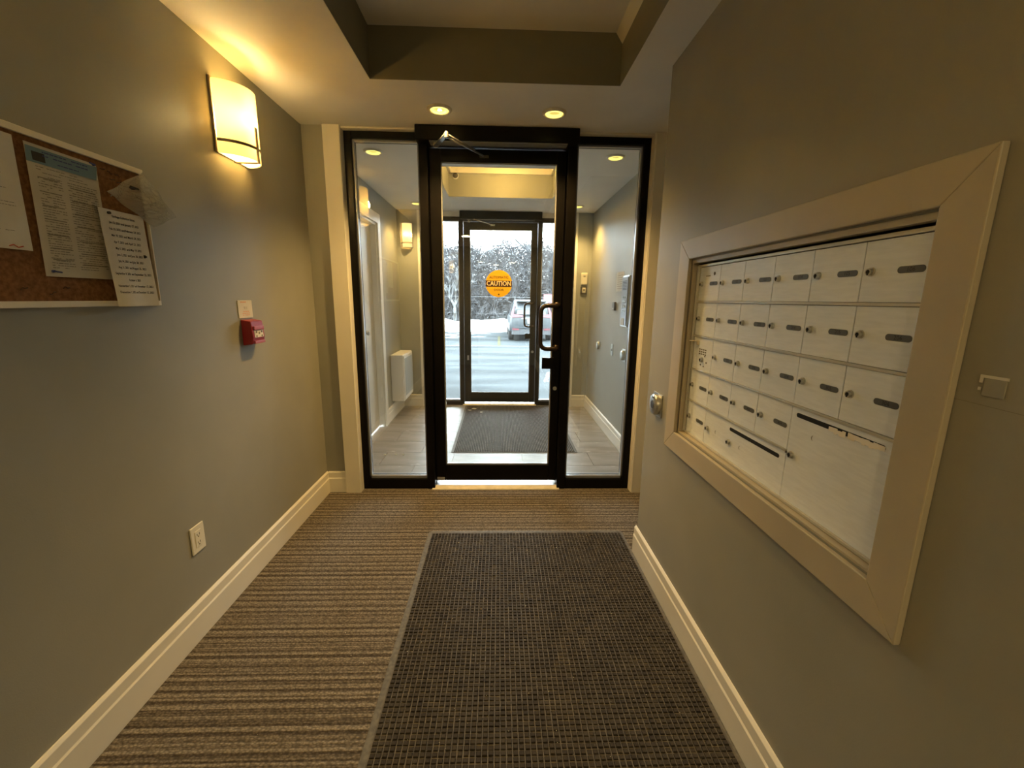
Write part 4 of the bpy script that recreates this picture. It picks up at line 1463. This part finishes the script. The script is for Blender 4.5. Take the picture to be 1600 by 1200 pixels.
# thin patches of trodden snow in front of it
g = G()
for k in range(70):
    x, y = random.uniform(-6, 6), 17.5 + random.random() ** .6 * 5.3
    rx, ry = random.uniform(.15, .7), random.uniform(.08, .3)
    if abs(x - 1.3) < 1.2 and y < 22:
        continue
    n_ = 10
    vs = [(x, y, -.27)] + [(x + rx * random.uniform(.6, 1.1) * math.cos(2 * PI * q / n_), y + ry * random.uniform(.6, 1.1) * math.sin(2 * PI * q / n_), -.299) for q in range(n_)]
    g.add(vs, [(0, 1 + q, 1 + (q + 1) % n_) for q in range(n_)])
tag(part('snow_patches', g, M['snow'], None), 'trodden snow patches in front of the snowbank', 'snow', None, 'stuff')
# crusted snow clump at the curb, right
random.seed(13)
g = G()
for k in range(16):
    x, y = random.uniform(.86, 1.45), random.uniform(7.6, 8.5)
    r = random.uniform(.04, .11)
    n_ = 7
    vs = [(x, y, -.09 + r * .9)]
    for ring, (rr, zz) in enumerate(((.6, .7), (1, 0))):
        vs += [(x + r * rr * random.uniform(.8, 1.2) * math.cos(2 * PI * q / n_), y + r * rr * random.uniform(.8, 1.2) * math.sin(2 * PI * q / n_), -.09 + r * zz) for q in range(n_)]
    fs = [(0, 1 + q, 1 + (q + 1) % n_) for q in range(n_)] + [(1 + q, 1 + n_ + q, 1 + n_ + (q + 1) % n_, 1 + (q + 1) % n_) for q in range(n_)]
    g.add(vs, fs)
tag(part('snow_clump', g, M['snow'], None, org=(1.1, 8, -.1)), 'crusty heap of snow lumps by the walk right of the door', 'snow', None, 'stuff')
# painted parking line
g = G().add([(-.05, 15.3, -.262), (.05, 15.3, -.262), (.05, 19.6, -.292), (-.05, 19.6, -.292)], [(0, 1, 2, 3)])
tag(part('parking_line', g, M['lineyel'], None), 'faded yellow parking line left of the parked car', 'road marking')
for y, z, lab in ((10.05, -.165, 'dark expansion joint across the pavement nearest the door'), (15.2, -.283, 'dark wet seam across the lot near the parked car')):
    g = G().box(-14, 14, y, y + .03 + (.12 if y > 12 else 0), z + .004, z + .010)
    tag(part('pavement_joint', g, M['carplastic'], None), lab, 'pavement joint')

# parked car seen from behind
cxr, cy0, cz0 = 1.30, 17.35, -.30
car = thing('parked_car', (cxr, cy0 + 2.3, cz0), 'silver compact SUV parked facing the trees, seen from behind', 'car')
# body side profile in (y from the rear, z): lower body
def loft(sections):
    """sections: (y, [(halfwidth, z), ...]) joined along y, mirrored in x"""
    g = G()
    vs = []
    n_ = None
    for y, pr in sections:
        ring = [(cxr + w_, cy0 + y, cz0 + z) for w_, z in pr] + [(cxr - w_, cy0 + y, cz0 + z) for w_, z in pr[::-1]]
        n_ = len(ring)
        vs += ring
    fs = [tuple(range(n_)), tuple(range((len(sections) - 1) * n_, len(sections) * n_))[::-1]]
    for k in range(len(sections) - 1):
        for i in range(n_):
            fs.append((k * n_ + i, (k + 1) * n_ + i, (k + 1) * n_ + (i + 1) % n_, k * n_ + (i + 1) % n_))
    return g.add(vs, fs)


low = [(.80, .32), (.90, .42), (.925, .65), (.92, .88), (.86, 1.0)]
def sc_(p, sx, dz=0, top=None):
    q = [(w_ * sx, z + dz) for w_, z in p]
    if top:
        q[-1] = (q[-1][0], top)
        q[-2] = (q[-2][0], min(q[-2][1], top - .06))
    return q


body = loft([(0.0, sc_(low, .86)), (.06, sc_(low, .95)), (.35, sc_(low, 1)), (3.2, sc_(low, 1)), (3.9, sc_(low, .98, 0, .98)), (4.4, sc_(low, .92, 0, .85)), (4.6, sc_(low, .80, 0, .72))])
part('body', body, M['carpaint'], car, .03, True)
cabp = lambda wt, zt, wb=.84: [(wb, .97), (wb * .985 * .5 + wt * .5 + .02, (.97 + zt) / 2), (wt, zt - .05), (wt * .88, zt)]
cab = loft([(.10, cabp(.66, 1.30, .82)), (.30, cabp(.67, 1.60)), (.60, cabp(.68, 1.655)), (1.6, cabp(.68, 1.675)), (2.5, cabp(.66, 1.60)), (3.25, cabp(.62, 1.03))])
part('cabin', cab, M['carpaint'], car, .03, True)
part('spoiler', G().box(cxr - .60, cxr + .60, cy0 + .02, cy0 + .40, cz0 + 1.585, cz0 + 1.635), M['carpaint'], car, .015)


def rearplane(z):
    """y of the tailgate at height z"""
    if z < 1.0:
        return -.005
    return .10 * (z - 1.0) / .30 if z < 1.3 else .10 + .20 * (z - 1.3) / .30


def rpatch(pts, off, m, name, par=car):
    vs = [(cxr + x_, cy0 + rearplane(z) - off, cz0 + z) for x_, z in pts] + [(cxr + x_, cy0 + rearplane(z) + .02, cz0 + z) for x_, z in pts]
    n_ = len(pts)
    g = G().add(vs, [tuple(range(n_)), tuple(range(n_, 2 * n_))[::-1]] + [(i, n_ + i, n_ + (i + 1) % n_, (i + 1) % n_) for i in range(n_)])
    return part(name, g, m, par)


rpatch([(-.60, 1.09), (.60, 1.09), (.50, 1.50), (-.50, 1.50)], .02, M['carglass'], 'rear_window')
for s in (-1, 1):
    rpatch([(s * .34, .99), (s * .80, .96), (s * .84, 1.10), (s * .71, 1.42), (s * .66, 1.42), (s * .72, 1.10), (s * .34, 1.06)][::s], .035, M['tail'], 'tail_light')
    rpatch([(s * .50, .46), (s * .76, .47), (s * .76, .54), (s * .50, .52)][::s], .03, M['tail'], 'reflector')
rpatch([(-.80, .28), (.80, .28), (.78, .50), (-.78, .50)], .012, M['carplastic'], 'lower_bumper')
rpatch([(-.72, .535), (.72, .535), (.72, .58), (-.72, .58)], .04, M['carpaint'], 'bumper_edge')
rpatch([(-.16, .74), (.16, .74), (.16, .88), (-.16, .88)], .03, M['paper'], 'licence_plate')
rpatch([(-.40, .905), (.40, .905), (.40, .935), (-.40, .935)], .03, M['silver'], 'tailgate_bar')
for s in (-1, 1):
    for y in (.85, 3.65):
        x_ = cxr + s * .80
        g = G().lathe((cy0 + y, cz0 + .345), 'x', [(.001, x_ - .115), (.20, x_ - .115), (.33, x_ - .10), (.345, x_ - .06), (.345, x_ + .06), (.33, x_ + .115), (.20, x_ + .105), (.001, x_ + .10)], 26)
        part('wheel', g, M['tyre'], car, 0, True)
    g = G().box(cxr + s * .93, cxr + s * 1.10, cy0 + 2.55, cy0 + 2.66, cz0 + 1.0, cz0 + 1.14)
    part('door_mirror', g, M['carpaint'], car, .02)
    part('side_window', G().add([(cxr + s * .845, cy0 + .75, cz0 + 1.03), (cxr + s * .845, cy0 + 2.9, cz0 + 1.03), (cxr + s * .74, cy0 + 2.45, cz0 + 1.50), (cxr + s * .74, cy0 + .75, cz0 + 1.54),
                                 (cxr + s * .80, cy0 + .75, cz0 + 1.03), (cxr + s * .80, cy0 + 2.9, cz0 + 1.03), (cxr + s * .69, cy0 + 2.45, cz0 + 1.50), (cxr + s * .69, cy0 + .75, cz0 + 1.54)],
                                [(0, 1, 2, 3), (7, 6, 5, 4), (0, 4, 5, 1), (1, 5, 6, 2), (2, 6, 7, 3), (3, 7, 4, 0)]), M['carglass'], car)

# wire fence and parking sign
FY = 24.9
t = thing('wire_fence', (0, FY, 0), 'thin galvanised wire fence along the snowbank', 'fence')
part('top_rail', G().tube([(-18, FY, 1.50), (18, FY, 1.50)], .013, 6), M['wire'], t)
g0 = G().tube([(0, FY, -.2), (0, FY, 1.56)], .03, 6)
for k in range(-6, 7):
    g0 = G().tube([(k * 3 + .9, FY, -.2), (k * 3 + .9, FY, 1.55)], .028, 6)
    part('post', g0, M['wire'], t)
g = G()
for k in range(1):
    g.tube([(-18, FY, .8 + k * .2), (18, FY, .3 + k * .2)], .004, 4)
o = part('fence_wires', g, M['wire'], t)
t = thing('parking_sign', (2.78, FY - .1, -.1), 'faded red and white parking sign on a post right of the car', 'sign')
part('post', G().tube([(2.78, FY - .1, -.15), (2.78, FY - .1, 1.70)], .025, 8), M['wire'], t)
sg = part('sign_plate', G().box(2.52, 3.04, FY - .15, FY - .135, 1.20, 1.70), M['signred'], t, .005)
g = G()
for k in range(4):
    g.box(2.58, 2.98, FY - .156, FY - .150, 1.27 + k * .1, 1.31 + k * .1)
part('white_lines', g, M['paper'], sg)


# bare trees
def branch(g, p, d, ln, r, depth, rng, spread=.55, up=.12, kids=3):
    segs = 3
    pts = [p.copy()]
    q = p.copy()
    dd = d.copy()
    for s in range(segs):
        dd = (dd + Vector((rng.uniform(-.22, .22), rng.uniform(-.22, .22), rng.uniform(-.08, .12) + up * .3))).normalized()
        q = q + dd * ln / segs
        pts.append(q.copy())
    g.tube(pts, r, 3 if r < .02 else 5, r * .55)
    if depth <= 0:
        return
    for k in range(kids):
        t_ = rng.uniform(.35, 1.0)
        idx = min(segs - 1, int(t_ * segs))
        b = pts[idx].lerp(pts[idx + 1], t_ * segs - idx if t_ < 1 else 1)
        nd = (dd + Vector((rng.uniform(-1, 1), rng.uniform(-1, 1), rng.uniform(-.5, .8) + up)) * spread).normalized()
        branch(g, b, nd, ln * rng.uniform(.5, .78), max(.007, r * .6), depth - 1, rng, spread, up, kids)


protos = []
for k in range(5):
    rng = random.Random(40 + k)
    g = G()
    for s in range(8):
        a = rng.uniform(0, 2 * PI)
        base = Vector((rng.uniform(-.7, .7), rng.uniform(-.35, .35), 0))
        d = Vector((math.cos(a) * .28, math.sin(a) * .15, 1)).normalized()
        branch(g, base, d, rng.uniform(1.7, 2.7), .026, 3, rng, .75, .15, 3)
    protos.append(mesh('bare_shrub', g, M['bark']))
rng = random.Random(99)
xs = -14.0
k = 0
while xs < 14.5:
    for rowi in (0, 1):
        o = bpy.data.objects.new('bare_shrub', protos[k % 5])
        COL.objects.link(o)
        o.location = (xs + rng.uniform(-.3, .3) + rowi * .9, 26.8 + rowi * 1.9 + rng.uniform(-.3, .3), -.1)
        o.rotation_euler = (0, 0, rng.uniform(-.4, .4) + (PI if rng.random() < .5 else 0))
        sc = rng.uniform(.8, 1.15) + rowi * .06
        o.scale = (sc, sc, sc * rng.uniform(.95, 1.15))
        tag(o, 'leafless twiggy grey shrub in the thicket behind the snowbank', 'shrub', 'leafless shrubs of the thicket')
        k += 1
    xs += 1.9
# dense low brush between the stems
g = G()
rng = random.Random(5)
for q in range(85000):
    x, y = rng.uniform(-15, 15), rng.uniform(26.3, 30.5)
    z = -.1 + 5.0 * rng.random() ** 1.15 * (.95 + .05 * math.sin(x * 1.1) + .05 * math.sin(x * 2.7 + 1))
    a = rng.uniform(0, PI)
    e_ = rng.uniform(-.5, 1.3)
    ln = rng.uniform(.4, 1.3)
    d = Vector((math.cos(a) * math.cos(e_), math.sin(a) * math.cos(e_) * .4, math.sin(e_))) * ln
    r = rng.uniform(.009, .019)
    p = Vector((x, y, z))
    g.add([p + Vector((r, 0, 0)), p + Vector((-r * .5, 0, r)), p + Vector((-r * .5, 0, -r)), p + d], [(0, 1, 3), (1, 2, 3), (2, 0, 3)])
tag(part('brushwood', g, M['bark'], None), 'tangle of thin dead twigs filling the thicket', 'brushwood', None, 'stuff')
g = G()
rng = random.Random(6)
nx_ = 120
vs = []
for j in range(9):
    for i in range(nx_ + 1):
        x = -20 + 40 * i / nx_
        z = -.2 + j * .43 * (1 + .12 * math.sin(x * 1.3) + .1 * math.sin(x * 3.1)) * .82
        vs.append((x, 31.5 + rng.uniform(-.35, .35), z + rng.uniform(-.08, .08)))
        
fs = [(j * (nx_ + 1) + i, j * (nx_ + 1) + i + 1, (j + 1) * (nx_ + 1) + i + 1, (j + 1) * (nx_ + 1) + i) for j in range(8) for i in range(nx_)]
g.add(vs, fs)
tag(part('hedge_bank', g, M['undergrowth'], None), 'dark undergrowth bank at the back of the thicket', 'undergrowth', None, 'stuff')

rng = random.Random(77)
g = G()
p0 = Vector((0, 0, 0))
g.tube([p0, p0 + Vector((.03, 0, .5)), p0 + Vector((.0, 0, 1.0))], .11, 8, .08)
for d, l_ in ((Vector((-.75, .1, 1)), 1.0), (Vector((.7, .1, 1.1)), 1.1), (Vector((.05, .3, 1)), 1.3), (Vector((-.35, .1, 1)), 1.2)):
    branch(g, p0 + Vector((0, 0, .95)), d.normalized(), l_, .06, 3, rng, .6, .1, 3)
o = part('forked_tree', g, M['barks'], None)
o.location = (-2.62, 25.4, .0)
tag(o, 'small snow-crusted forked tree behind the left sidelight of the outer door', 'tree')
g = G()
rng = random.Random(31)
g.tube([p0, p0 + Vector((-.1, 0, 1.6)), p0 + Vector((-.05, 0, 3.0))], .10, 8, .07)
for z_, d, l_ in ((3.0, Vector((-.9, 0, 1.0)), 3.4), (2.6, Vector((.5, 0, 1)), 3.2), (3.0, Vector((.0, 0, 1)), 3.4), (2.2, Vector((.9, 0, .8)), 2.6)):
    branch(g, p0 + Vector((-.05, 0, z_)), d.normalized(), l_, .045, 3, rng, .55, .05, 3)
o = part('tall_bare_tree', g, M['bark'], None)
o.location = (3.3, 27.0, -.1)
tag(o, 'tall bare tree rising above the thicket on the right', 'tree')
g = G()
rng = random.Random(32)
branch(g, p0, Vector((.1, 0, 1)), 3.6, .05, 3, rng, .5, .05, 4)
o = part('tall_bare_tree', g, M['bark'], None)
o.location = (-1.6, 27.5, -.1)
tag(o, 'slender bare tree standing up from the thicket left of centre', 'tree')
